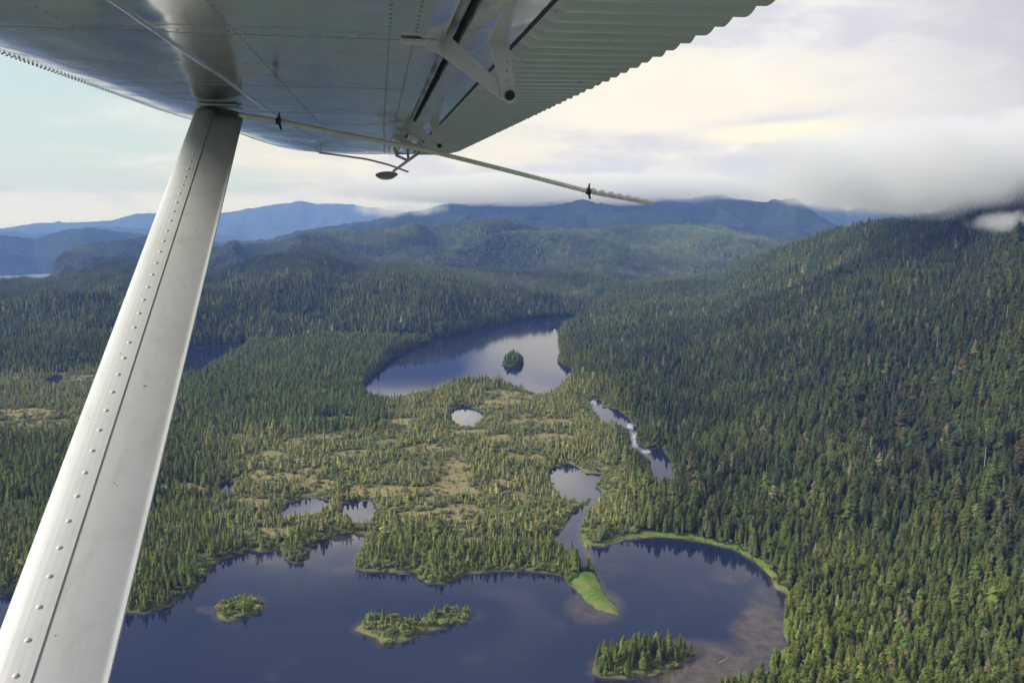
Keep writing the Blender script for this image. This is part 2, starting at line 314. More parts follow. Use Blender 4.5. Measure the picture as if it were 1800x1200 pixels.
# ground material
gm, b, pb = mat_new('ground')
geo = b.node('ShaderNodeNewGeometry'); P = geo.outputs['Position']
nA = b.noise(P, .035, 6, .62); nB = b.noise(P, .35, 4, .6); nC = b.noise(P, .006, 5, .6)
forest = b.mix(nA, (.018, .03, .014), (.045, .065, .028)); forest = b.mix(b.step(nC, .4, .65), forest, (.026, .042, .018))
moorc = b.mix(nA, (.13, .155, .055), (.24, .225, .10))
bogc = b.mix(b.step(nB, .35, .7), (.22, .19, .085), (.34, .27, .13))
grc = b.mix(b.step(nB, .3, .7), (.085, .155, .025), (.16, .225, .045))
rockc = b.mix(nB, (.22, .20, .17), (.55, .52, .47)); shorec = b.mix(nB, (.05, .042, .028), (.17, .15, .105))
grc = b.mix(b.step(nA, .42, .62), grc, (.20, .20, .07))
c = b.mix(b.attr('moor').outputs['Fac'], forest, moorc)
c = b.mix(b.attr('alder').outputs['Fac'], c, (.06, .12, .025))
c = b.mix(b.attr('bog').outputs['Fac'], c, bogc)
c = b.mix(b.attr('shore').outputs['Fac'], c, shorec)
c = b.mix(b.attr('grass').outputs['Fac'], c, grc)
c = b.mix(b.attr('rock').outputs['Fac'], c, rockc)
c = b.mix(b.attr('snow').outputs['Fac'], c, (.8, .82, .85))
b.put(pb.inputs['Base Color'], c); pb.inputs['Roughness'].default_value = .95; pb.inputs['Specular IOR Level'].default_value = .1
vor = b.node('ShaderNodeTexVoronoi'); vor.inputs['Scale'].default_value = .05; b.l.new(P, vor.inputs['Vector'])
bump = b.node('ShaderNodeBump'); bump.inputs['Strength'].default_value = 1.0; bump.inputs['Distance'].default_value = 14.0
far_f = b.attr('farness').outputs['Fac']
b.put(bump.inputs['Height'], b.math('MULTIPLY', far_f, b.math('SUBTRACT', b.noise(P, .03, 5, .7), b.math('MULTIPLY', vor.outputs['Distance'], .03))))
b.l.new(bump.outputs[0], pb.inputs['Normal'])

# far forested slopes carry their canopy as relief in the sheet itself
FARN = sstep(R2, 4700, 5400)
GZ2 = GZ + FARN * (GZ > -130) * (fbm(GX, GY, 70, 3, 55, .7) * 17 + fbm(GX, GY, 260, 3, 57) * 30 * (R2 > 5600))
nr, nc = GX.shape
V = np.stack([GX, GY, GZ2], -1).reshape(-1, 3)
ii = np.arange(nr - 1)[:, None] * nc; jj = np.arange(nc)[None, :]; j2 = (jj + 1) % nc
Fq = np.stack([ii + jj, ii + j2, ii + nc + j2, ii + nc + jj], -1).reshape(-1, 4)[:, ::-1]
terr = fast_mesh('ground', V, Fq, gm); terr['kind'] = 'structure'
for nm, arr in (('bog', BOG), ('moor', MOOR), ('grass', GRASS), ('rock', ROCK), ('snow', SNOWM), ('alder', ALD),
                ('shore', np.clip((WD > -6) * (1 - sstep(WD + 1.6 * fbm(GX, GY, 9, 2, 44), .2, 1.2)) * (R2 < 2600) * .9, 0, 1)), ('farness', FARN)):
    at = terr.data.attributes.new(nm, 'FLOAT', 'POINT'); at.data.foreach_set('value', np.ascontiguousarray(arr, np.float32).ravel())

# ------------------------------------------------------------------ water
wm, b, pb = mat_new('lake_water')
geo = b.node('ShaderNodeNewGeometry'); P = geo.outputs['Position']
deep = (.014, .021, .050); sh = b.attr('shallow').outputs['Fac']; foam = b.attr('foam').outputs['Fac']
c = b.mix(sh, deep, b.mix(b.step(b.noise(P, .12, 7, .65), .3, .7), (.070, .052, .038), (.14, .11, .085)))
c = b.mix(b.math('MULTIPLY', foam, b.step(b.noise(P, .5, 4), .42, .55)), c, (.8, .82, .85))
b.put(pb.inputs['Base Color'], c); pb.inputs['IOR'].default_value = 1.333
rough = b.math('MULTIPLY', b.attr('ripple').outputs['Fac'], .22); b.put(pb.inputs['Roughness'], b.math('ADD', rough, .015))
mp = b.node('ShaderNodeMapping'); b.l.new(P, mp.inputs[0]); mp.inputs['Rotation'].default_value = (0, 0, .5); mp.inputs['Scale'].default_value = (1, 2.2, 1)
bump = b.node('ShaderNodeBump'); bump.inputs['Strength'].default_value = .35; bump.inputs['Distance'].default_value = .07
b.put(bump.inputs['Height'], b.math('MULTIPLY', b.noise(mp.outputs[0], .9, 3, .6), b.math('ADD', b.attr('ripple').outputs['Fac'], .10)))
b.l.new(bump.outputs[0], pb.inputs['Normal'])
sm_m, b, pb = mat_new('fjord_water'); pb.inputs['Base Color'].default_value = (.16, .20, .30, 1); pb.inputs['Roughness'].default_value = .42; pb.inputs['IOR'].default_value = 1.333  # paler base colour stands in for sky reflected by the rough sea
def water_sheet(name, rows, cols, keep, z, arrs, mat=wm):
    sub = np.ix_(rows, cols); x = GX[sub]; y = GY[sub]; k = keep[sub]
    n0, n1 = x.shape; idx = np.arange(n0 * n1).reshape(n0, n1)
    q = np.stack([idx[:-1, :-1], idx[:-1, 1:], idx[1:, 1:], idx[1:, :-1]], -1)
    kk = k[:-1, :-1] | k[:-1, 1:] | k[1:, 1:] | k[1:, :-1]; q = q[kk][:, ::-1]
    used, inv = np.unique(q, return_inverse=True); q = inv.reshape(q.shape)
    V = np.stack([x.ravel()[used], y.ravel()[used], np.full(len(used), z)], -1)
    o = fast_mesh(name, V, q, mat); o['kind'] = 'structure'
    for nm, a in arrs.items():
        at = o.data.attributes.new(nm, 'FLOAT', 'POINT'); at.data.foreach_set('value', np.ascontiguousarray(a[sub].ravel()[used], np.float32))
    return o
shal = np.zeros(GX.shape)
for q, s_ in (((1250,1180,170,60), .95), ((1340,1130,60,80), .9), ((1050,1065,62,32), .8), ((1060,1000,60,16), .25), ((1290,1010,50,20), .35), ((1190,1150,80,30), .7), ((370,1072,28,9), .45), ((470,985,40,10), .4), ((835,1080,22,12), .3), ((1350,1060,40,50), .4), ((600,945,40,12), .4), ((620,1000,40,10), .3)):
    shal = np.maximum(shal, np.clip(sstep(ell(PXg, PYg, *q) + .55 * fbm(GX, GY, 26, 4, 66, .6), .15, 1.1) * s_ * (PYg > 930) * (1 + .3 * fbm(GX, GY, 7, 3, 67)), 0, 1))
shal = np.maximum(shal, .55 * sstep(WD, -5, 0) * (PYg > 900))
foam = np.zeros(GX.shape)
for q in ((1116,772,7,14), (1108,748,7,5), (1040,706,9,5), (1136,793,8,4)): foam = np.maximum(foam, ell(PXg, PYg, *q))
rip = sstep(fbm(GX, GY * .5, 120, 3, 71), -.15, .3) * (PYg > 985) * (1 - sstep(PXg, 980, 1080)) * .8 * sstep(-WD, 14, 40)
rip = np.maximum(rip, .35 * sstep(-WD, 22, 60) * (PYg > 940))
rip = np.maximum(rip, sstep(fbm(GX, GY * .25, 160, 3, 15), .15, .4) * (PYg < 700) * (PXg > 700) * .3)
rows = np.where((RR > 290) & (RR < 2400))[0][::2]; cols = np.arange(0, NF, 2)
water_sheet('lake', rows, cols, (WD < 7) & (R2 < 2450), 0.0, dict(shallow=shal, foam=foam, ripple=rip))
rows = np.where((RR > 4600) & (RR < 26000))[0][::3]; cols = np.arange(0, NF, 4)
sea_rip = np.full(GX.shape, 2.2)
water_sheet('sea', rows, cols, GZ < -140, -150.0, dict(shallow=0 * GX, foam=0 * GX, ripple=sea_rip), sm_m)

# ------------------------------------------------------------------ trees
fm, b, pb = mat_new('needles')
ta = b.attr('tint', 'INSTANCER'); tco = b.node('ShaderNodeTexCoord')
nz = b.noise(tco.outputs['Object'], 9.0, 2, .6)
c = b.mix(1.0, ta.outputs['Color'], b.mix(b.step(nz, .3, .7), (.66, .72, .66), (1.3, 1.28, 1.2)), 'MULTIPLY')
b.put(pb.inputs['Base Color'], c); pb.inputs['Roughness'].default_value = .85; pb.inputs['Specular IOR Level'].default_value = .12
km, b, pb = mat_new('bark')
c = b.mix(b.noise(None, 3.0, 3), (.05, .04, .03), (.12, .10, .08)); b.put(pb.inputs['Base Color'], c); pb.inputs['Roughness'].default_value = .9
dm, b, pb = mat_new('bleached_wood')
c = b.mix(b.noise(None, 2.0, 3), (.26, .24, .21), (.52, .49, .44)); b.put(pb.inputs['Base Color'], c); pb.inputs['Roughness'].default_value = .85

def conifer(seed, layers=15, br=7, width=.17, base=.12, droop=.35, ragged=.35, power=.85, lean=.02):
    """crown of a 1 m high tree: whorls of drooping boughs"""
    r_ = random.Random(seed); V = []; Fc = []
    tx = r_.uniform(-lean, lean); ty = r_.uniform(-lean, lean)
    def blade(z, a, L, wd, dr):
        ca, sa = math.cos(a), math.sin(a); k = len(V); x0, y0 = tx * z, ty * z
        V.extend([(x0 + ca * L * .06, y0 + sa * L * .06, z + .035 * L / width), (x0 + ca * L * .6 - sa * wd, y0 + sa * L * .6 + ca * wd, z - dr * .45 * L),
                  (x0 + ca * L, y0 + sa * L, z - dr * L), (x0 + ca * L * .6 + sa * wd, y0 + sa * L * .6 - ca * wd, z - dr * .45 * L),
                  (x0 + ca * L * .5, y0 + sa * L * .5, z - dr * .12 * L + .012)])
        Fc.extend([(k, k + 1, k + 4), (k + 1, k + 2, k + 4), (k + 2, k + 3, k + 4), (k + 3, k, k + 4)])
    for i in range(layers):
        t = (i + r_.uniform(-.3, .3)) / layers; t = max(0, min(.97, t)); z = base + (1 - base) * t
        rad = width * (1 - t) ** power * (1 if t > .12 else .75) + .012
        n = max(3, int(br * (1 - t * .45))); a0 = r_.uniform(0, 7)
        for q in range(n):
            L = rad * r_.uniform(1 - ragged, 1 + ragged * .7); blade(z + r_.uniform(-.02, .02), a0 + q * 2 * math.pi / n + r_.uniform(-.25, .25), L, L * r_.uniform(.38, .55), droop * r_.uniform(.6, 1.5))
    k = len(V); m = 6                                     # leafy core so that the crown is not see-through
    for t, f in ((0, .35), (.25, .5), (.6, .42), (.97, .25)):
        for q in range(m):
            rad = max(.008, width * (1 - t) ** power * f * r_.uniform(.7, 1.2)); a = q * 2 * math.pi / m
            z = base + (1 - base) * t; V.append((tx * z + rad * math.cos(a), ty * z + rad * math.sin(a), z + r_.uniform(-.02, .02)))
    for l in range(3):
        for q in range(m): Fc.append((k + l * m + q, k + l * m + (q + 1) % m, k + (l + 1) * m + (q + 1) % m, k + (l + 1) * m + q))
    V.append((tx, ty, 1.0)); e = len(V) - 1
    for q in range(m): Fc.append((k + 3 * m + q, k + 3 * m + (q + 1) % m, e))
    return V, Fc
def pole(h0, h1, r0, r1, m=6, dx=0, dy=0):
    V = [(r0 * math.cos(q * 2 * math.pi / m), r0 * math.sin(q * 2 * math.pi / m), h0) for q in range(m)]
    V += [(dx + r1 * math.cos(q * 2 * math.pi / m), dy + r1 * math.sin(q * 2 * math.pi / m), h1) for q in range(m)]
    Fc = [(q, (q + 1) % m, m + (q + 1) % m, m + q) for q in range(m)] + [tuple(range(m, 2 * m))]
    return V, Fc
def bush(seed, n=90):
    r_ = random.Random(seed); V = []; Fc = []
    for _ in range(n):
        z = r_.uniform(.15, 1); a = r_.uniform(0, 6.28); rad = .48 * math.sqrt(max(0, 1 - (2 * z - 1) ** 2 * .9)) * r_.uniform(.55, 1.1)
        cx, cy, s = rad * math.cos(a), rad * math.sin(a), r_.uniform(.09, .17); k = len(V); u = r_.uniform(0, 6.28)
        for q in range(4): V.append((cx + s * math.cos(u + q * 1.57), cy + s * math.sin(u + q * 1.57), z + r_.uniform(-.09, .09)))
        Fc.append((k, k + 1, k + 2, k + 3))
    for q in range(8): pass
    return V, Fc
def merge(*parts):
    V = []; Fc = []; M = []
    for (v, f, mi) in parts:
        k = len(V); V += list(v); Fc += [tuple(i + k for i in t) for t in f]; M += [mi] * len(f)
    return V, Fc, M
def dead_branches(seed, n=9):
    r_ = random.Random(seed); V = []; Fc = []
    for _ in range(n):
        z = r_.uniform(.35, .96); a = r_.uniform(0, 6.28); L = .10 * (1.15 - z) * r_.uniform(.5, 1.3); k = len(V); w_ = .006
        ca, sa = math.cos(a), math.sin(a)
        V.extend([(0, 0, z - w_), (0, 0, z + w_), (ca * L, sa * L, z + L * .25), (-sa * w_, ca * w_, z)])
        Fc.extend([(0 + k, 2 + k, 1 + k), (k, k + 2, k + 3), (k + 1, k + 3, k + 2)])
    return V, Fc
spec = [dict(layers=16, width=.135, power=.6), dict(layers=14, width=.16, droop=.5, power=.62), dict(layers=17, width=.115, ragged=.45, power=.7), dict(layers=15, width=.15, power=.5, ragged=.5), dict(layers=14, width=.17, power=.75, base=.08), dict(layers=15, width=.125, ragged=.65, power=.5, lean=.06), dict(layers=14, width=.14, power=.45, base=.30, ragged=.6, lean=.05), dict(layers=16, width=.165, power=.5, ragged=.45, droop=.6)]
NCON = len(spec)
crowns = [conifer(100 + i, br=8, **s) for i, s in enumerate(spec)]
scrub = [conifer(200 + i, layers=9, br=5, width=w_, base=.18, ragged=.7, power=p, lean=.08) for i, (w_, p) in enumerate([(.13, .55), (.17, .7), (.11, .45)])]
proto_col = bpy.data.collections.new('tree_shapes')
protos = []
def proto(tag_, parts, mats):
    V, Fc, M = merge(*parts); o = mesh_obj('shape_%02d_%s' % (len(protos), tag_), V, Fc, mats, link=False)
    o.data.polygons.foreach_set('material_index', M); proto_col.objects.link(o); protos.append(o); return len(protos) - 1
I_CON = [proto('conifer', [(v, f, 0), (*pole(-.06, .5, .016, .008), 1)], [fm, km]) for v, f in crowns]
I_SCR = [proto('scrub', [(v, f, 0), (*pole(-.06, .7, .014, .006), 1)], [fm, km]) for v, f in scrub]
snag_geo = [(pole(-.06, 1, .018, .005, 6, .02 * i, -.015), dead_branches(300 + i)) for i in range(3)]
I_SNG = [proto('snag', [(*a, 0), (*b_, 0)], [dm]) for a, b_ in snag_geo]
I_BSH = [proto('bush', [(*bush(400 + i), 0)], [fm]) for i in range(2)]
def clump(seed):
    r_ = random.Random(seed); parts = []; pts = []
    while len(pts) < 7:
        p = (r_.uniform(-7, 7), r_.uniform(-7, 7))
        if all((p[0] - q[0]) ** 2 + (p[1] - q[1]) ** 2 > 9 for q in pts): pts.append(p)
    for k, (x, y) in enumerate(pts):
        h = r_.uniform(11, 21); v, f = conifer(seed * 10 + k, layers=6, br=5, width=.17, ragged=.4)
        v = [(x + q[0] * h, y + q[1] * h, q[2] * h - 2.5) for q in v]; parts.append((v, f, 0))
    return parts
I_CLP = [proto('clump', clump(500 + i), [fm]) for i in range(5)]

# where they stand
def sample_grid(arr, A, Rg):
    fa = (A - azf[0]) / (azf[1] - azf[0]); ia = np.clip(fa.astype(int), 0, NF - 2); ta_ = np.clip(fa - ia, 0, 1)
    ir = np.clip(np.searchsorted(RR, Rg) - 1, 0, len(RR) - 2); tr = np.clip((Rg - RR[ir]) / (RR[ir + 1] - RR[ir]), 0, 1)
    return (arr[ir, ia] * (1 - ta_) + arr[ir, ia + 1] * ta_) * (1 - tr) + (arr[ir + 1, ia] * (1 - ta_) + arr[ir + 1, ia + 1] * ta_) * tr
TE = (GZ[:, :NF] - H) / R2[:, :NF]; RUN = np.maximum.accumulate(TE, 0)
def scatter(sp_, r0, r1):
    xs = np.arange(-math.sin(R(41)) * r1, math.sin(R(41)) * r1, sp_); ys = np.arange(r0 * .7, r1, sp_ * .87)
    x, y = np.meshgrid(xs, ys); x = x + (np.arange(len(ys)) % 2)[:, None] * sp_ / 2
    x = (x + rng.uniform(-.42, .42, x.shape) * sp_).ravel(); y = (y + rng.uniform(-.42, .42, y.shape) * sp_).ravel()
    rg = np.hypot(x, y); a = np.arctan2(x, y); m = (rg > r0) & (rg < r1) & (np.abs(a) < R(40.3))
    x, y, rg, a = x[m], y[m], rg[m], a[m]
    z = sample_grid(GZ, a, rg)
    te = (z + 34 - H) / rg; run = sample_grid(RUN, a, rg)
    m = te > run; x, y, rg, a, z = (q[m] for q in (x, y, rg, a, z))
    return x, y, rg, a, z
out = dict(p=[], i=[], s=[], t=[])
def emit(x, y, z, idx, scl, tint):
    out['p'].append(np.stack([x, y, z], -1)); out['i'].append(idx); out['s'].append(scl); out['t'].append(tint)
# near and middle distance: every tree by itself
x, y, rg, a, z = scatter(4.4, 300, 2250)
wd = sample_grid(WD, a, rg); bog = sample_grid(BOG, a, rg); spi = sample_grid(sp, a, rg); gr = sample_grid(GRASS, a, rg)
px, py, _ = topix(x, y, z); mo = moor(px, py)
n_ = fbm(x, y, 60, 3, 61); n2_ = fbm(x, y, 22, 3, 62); u = rng.random(len(x)); u2 = rng.random(len(x)); u3 = rng.random(len(x))
hill = np.maximum(sstep(px, 985, 1060) * sstep(z, 9, 30), .8 * sstep(px - (1020 + (py - 700) * .55), 0, 110) * (1 - sstep(py, 850, 1000))) + (rg > 1720) * 1.0; hill = np.clip(hill, 0, 1)
keep = (wd > 1.0) & (spi > 2.5) & (gr < .3)
keep &= ~((bog > .35) & (u < .80))
keep &= ~((mo > .5) & (u2 < np.clip(.20 - n2_ * 1.2, .03, .75)))
isle = np.full(len(x), 99.0); which = np.zeros(len(x), int)
for k, p in enumerate(ISLES):
    d = -sdf_px(p, x, y); which = np.where(d > -2, k + 1, which)
keep &= ~(((which == 2) | (which == 3)) & (u3 < .15))
x, y, rg, a, z, wd, bog, px, py, mo, n_, n2_, u, u2, u3, hill, which = (q[keep] for q in (x, y, rg, a, z, wd, bog, px, py, mo, n_, n2_, u, u2, u3, hill, which))
N = len(x)
r1_ = rng.random(N); r2_ = rng.random(N); r3_ = rng.random(N); rn = rng.normal(0, 1, N)
h = 12.4 + 2.8 * rn + 3.5 * n_ + 2.5 * n2_
h = h * (1 - mo) + mo * (6.6 + 1.9 * rn + 2.2 * n_)
h = h + hill * (4.5 + 2.5 * rn) * (1 - mo)
h = np.where(bog > .2, h * .6, h)
h = np.where((which == 1), 15 + 2 * rn, h); h = np.where((which == 2) | (which == 3), 5.8 + 2.0 * rn, h); h = np.where(which == 4, 11.0 + 2.4 * rn, h)
low_l = (px < 1000) & (py > 880) & (mo < .5) & (which == 0); h = np.where(low_l, 7.8 + 2.0 * rn + 2.3 * n_, h)
h = np.where(wd < 6, h * .75, h); h = np.where((px > 1015) & (px < 1215) & (py > 690) & (py < 885) & (wd < 16), h * .55, h)
h = np.where(rng.random(N) < .06, h * 1.28, h); h = np.where(rng.random(N) < .10, h * .7, h); h = np.clip(h, 3.0, 34)
idx = np.asarray(I_CON)[(r1_ * NCON).astype(int)]
idx = np.where((mo > .4) & (r2_ < .75) | (which == 2) | (which == 3) & (r2_ < .6) | low_l & (r2_ < .3), np.asarray(I_SCR)[(r1_ * 3).astype(int)], idx)
# colours (albedo)
def lerp(a_, b_, t): return a_ + (b_ - a_) * t[:, None]
dark = np.array([.048, .058, .028]); olive = np.array([.115, .142, .034]); moorg = np.array([.205, .215, .080]); blueg = np.array([.056, .080, .034]); brown = np.array([.105, .088, .050])
flat = 1 - hill
T = lerp(np.tile(blueg, (N, 1)), np.tile(olive, (N, 1)), np.clip(flat * (.8 + .6 * n_) + hill * (.12 + .7 * n_), 0, 1))
T = lerp(T, np.tile(moorg, (N, 1)), np.clip(mo * 1.0, 0, 1))
T = lerp(T, np.tile(dark, (N, 1)), np.clip(hill * (1 - .7 * (rg > 1720)) * (.45 - .8 * n_ + .3 * (r3_ - .5)), 0, 1))
T = lerp(T, np.tile(np.array([.110, .145, .050]), (N, 1)), ((px > 240) & (px < 780) & (py < 760) & (mo < .5) & (rg < 1680)) * .85)
T = lerp(T, np.tile(brown, (N, 1)), (r3_ > .86) * hill * .6)
T = lerp(T, np.tile(np.array([.20, .185, .12]), (N, 1)), (rng.random(N) < .035 + .03 * mo) * .75)
T = lerp(T, np.tile(np.array([.15, .18, .05]), (N, 1)), ((which == 2) | (which == 3) | (low_l & (r2_ < .5))) * .8)
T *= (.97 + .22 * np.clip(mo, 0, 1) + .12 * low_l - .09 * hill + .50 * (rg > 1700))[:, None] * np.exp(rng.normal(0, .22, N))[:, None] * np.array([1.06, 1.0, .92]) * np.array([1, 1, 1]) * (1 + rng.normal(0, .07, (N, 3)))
ald = sample_grid(ALD, a, rg)
bsh = (ald > .5) & (rng.random(N) < .6) & (mo < .5) & (rg > 900)
idx = np.where(bsh, np.asarray(I_BSH)[(r1_ * 2).astype(int)], idx); h = np.where(bsh, 7 + 1.5 * rn, h)
T[bsh] = np.array([.055, .115, .028]) * np.exp(rng.normal(0, .18, (bsh.sum(), 1)))
snag = (rng.random(N) < np.where(mo > .4, .075, np.where(low_l, .06, .014))) & ~bsh
idx = np.where(snag, np.asarray(I_SNG)[(r1_ * 3).astype(int)], idx); h = np.where(snag, h * .9 + .8, h)
wid = np.exp(rng.normal(0, .2, N)) * np.where(mo > .4, 1.1, 1.0) * np.where(hill > .5, 1.25, 1.30)
wid = np.where(snag, .9, wid); wid = np.where(bsh, 1.0, wid)
SC = np.stack([h * wid, h * wid, h], -1)
# the ones that show largest become trees of their own
size = h / np.sqrt(rg ** 2 + (H - z) ** 2)
inside = (px > 2) & (px < 1798) & (py > 400) & (py - 1400 * size < 1190) & ~((px < 330 - (py - 640) * .22) & (py > 200))
inside &= py < 1215
single = np.zeros(N, bool)
live = np.where(inside & ~snag & ~bsh)[0]; live = live[np.argsort(-size[live])][:300]; single[live] = True
dead = np.where(inside & snag)[0]; dead = dead[np.argsort(-size[dead])][:300]; single[dead] = True
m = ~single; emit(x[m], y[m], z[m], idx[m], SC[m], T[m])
# low shrubs over the moor, the islands and the near shores
qx, qy, qr, qa, qz = scatter(3.6, 300, 1500)
qw = sample_grid(WD, qa, qr); qb = sample_grid(BOG, qa, qr); qs = sample_grid(sp, qa, qr); qg = sample_grid(GRASS, qa, qr); qm = sample_grid(MOOR, qa, qr)
Q = len(qx); qu = rng.random(Q); qn = fbm(qx, qy, 12, 3, 93)
k3 = (qw > .35) & (qs > 1) & ((qg < .3) | (qu < .13)) & (((qm > .3) & (qu < .72 - .5 * (qb > .4) + .5 * qn)) | ((qw < 8) & (qu < .85))) 
qx, qy, qr, qa, qz, qb, qw = (q[k3] for q in (qx, qy, qr, qa, qz, qb, qw)); Q = len(qx)
qh = np.clip(1.9 + .8 * rng.normal(0, 1, Q), .8, 4) ; qc = np.exp(rng.normal(.35, .3, Q)); QS = np.stack([qh * qc, qh * qc, qh], -1)
QT = 1.15 * lerp(np.tile(np.array([.14, .17, .052]), (Q, 1)), np.tile(np.array([.21, .19, .09]), (Q, 1)), rng.random(Q) ** 2) * np.exp(rng.normal(0, .22, (Q, 1)))
emit(qx, qy, qz, np.asarray(I_BSH)[rng.integers(0, 2, Q)], QS, QT); print('shrubs', Q)
# far hills: clumps
nx, ny, nrg, na, nz_ = scatter(10.5, 2250, 5300)
nn = fbm(nx, ny, 260, 5, 161, .6); M_ = len(nx); npx, npy, _ = topix(nx, ny, nz_)
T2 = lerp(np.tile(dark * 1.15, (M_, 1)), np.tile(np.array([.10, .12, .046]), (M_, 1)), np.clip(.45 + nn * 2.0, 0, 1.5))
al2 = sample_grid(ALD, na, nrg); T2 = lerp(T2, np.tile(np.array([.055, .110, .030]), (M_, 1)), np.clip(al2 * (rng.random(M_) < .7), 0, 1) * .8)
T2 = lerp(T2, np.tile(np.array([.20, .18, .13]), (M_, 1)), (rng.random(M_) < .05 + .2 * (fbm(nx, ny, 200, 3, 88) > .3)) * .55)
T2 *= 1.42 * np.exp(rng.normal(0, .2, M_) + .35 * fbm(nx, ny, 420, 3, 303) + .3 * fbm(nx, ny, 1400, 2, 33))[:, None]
k2 = (sample_grid(ROCK, na, nrg) < .3) & (nz_ > -139)
sc2 = np.exp(rng.normal(0, .14, M_)); S2 = np.stack([sc2, sc2, sc2 * rng.uniform(.85, 1.2, M_)], -1)
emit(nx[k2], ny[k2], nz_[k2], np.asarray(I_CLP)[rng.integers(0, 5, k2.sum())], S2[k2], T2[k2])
print('trees', N, 'clumps', int(k2.sum()))

PP = np.concatenate(out['p']); II = np.concatenate(out['i']); SS = np.concatenate(out['s']); TT = np.concatenate(out['t'])
me = bpy.data.meshes.new('forest'); me.vertices.add(len(PP)); me.vertices.foreach_set('co', np.ascontiguousarray(PP, np.float32).ravel())
forest_o = bpy.data.objects.new('forest', me); C.objects.link(forest_o); forest_o['kind'] = 'stuff'
forest_o['label'] = 'dense conifer forest covering the flats, moor and hillsides'; forest_o['category'] = 'forest'
at = me.attributes.new('shape', 'INT', 'POINT'); at.data.foreach_set('value', np.ascontiguousarray(II, np.int32))
at = me.attributes.new('scl', 'FLOAT_VECTOR', 'POINT'); at.data.foreach_set('vector', np.ascontiguousarray(SS, np.float32).ravel())
at = me.attributes.new('spin', 'FLOAT_VECTOR', 'POINT')
rot = np.stack([rng.normal(0, .025, len(PP)), rng.normal(0, .025, len(PP)), rng.uniform(0, 6.28, len(PP))], -1)
at.data.foreach_set('vector', np.ascontiguousarray(rot, np.float32).ravel())
at = me.attributes.new('tint', 'FLOAT_COLOR', 'POINT'); at.data.foreach_set('color', np.concatenate([TT, np.ones((len(TT), 1))], 1).astype(np.float32).ravel())
ng = bpy.data.node_groups.new('plant_forest', 'GeometryNodeTree')
ng.interface.new_socket('Geometry', in_out='INPUT', socket_type='NodeSocketGeometry'); ng.interface.new_socket('Geometry', in_out='OUTPUT', socket_type='NodeSocketGeometry')
g = NB(ng); gi = g.node('NodeGroupInput'); go = g.node('NodeGroupOutput'); iop = g.node('GeometryNodeInstanceOnPoints'); ci = g.node('GeometryNodeCollectionInfo')
ci.inputs['Collection'].default_value = proto_col; ci.inputs['Separate Children'].default_value = True; ci.inputs['Reset Children'].default_value = True
def na_(name, t):
    n = g.node('GeometryNodeInputNamedAttribute', data_type=t); n.inputs['Name'].default_value = name; return n.outputs['Attribute']
g.l.new(gi.outputs[0], iop.inputs['Points']); g.l.new(ci.outputs[0], iop.inputs['Instance']); iop.inputs['Pick Instance'].default_value = True
g.l.new(na_('shape', 'INT'), iop.inputs['Instance Index']); g.l.new(na_('scl', 'FLOAT_VECTOR'), iop.inputs['Scale'])
er = g.node('FunctionNodeEulerToRotation'); g.l.new(na_('spin', 'FLOAT_VECTOR'), er.inputs[0]); g.l.new(er.outputs[0], iop.inputs['Rotation'])
g.l.new(iop.outputs[0], go.inputs[0])
md = forest_o.modifiers.new('plant', 'NODES'); md.node_group = ng

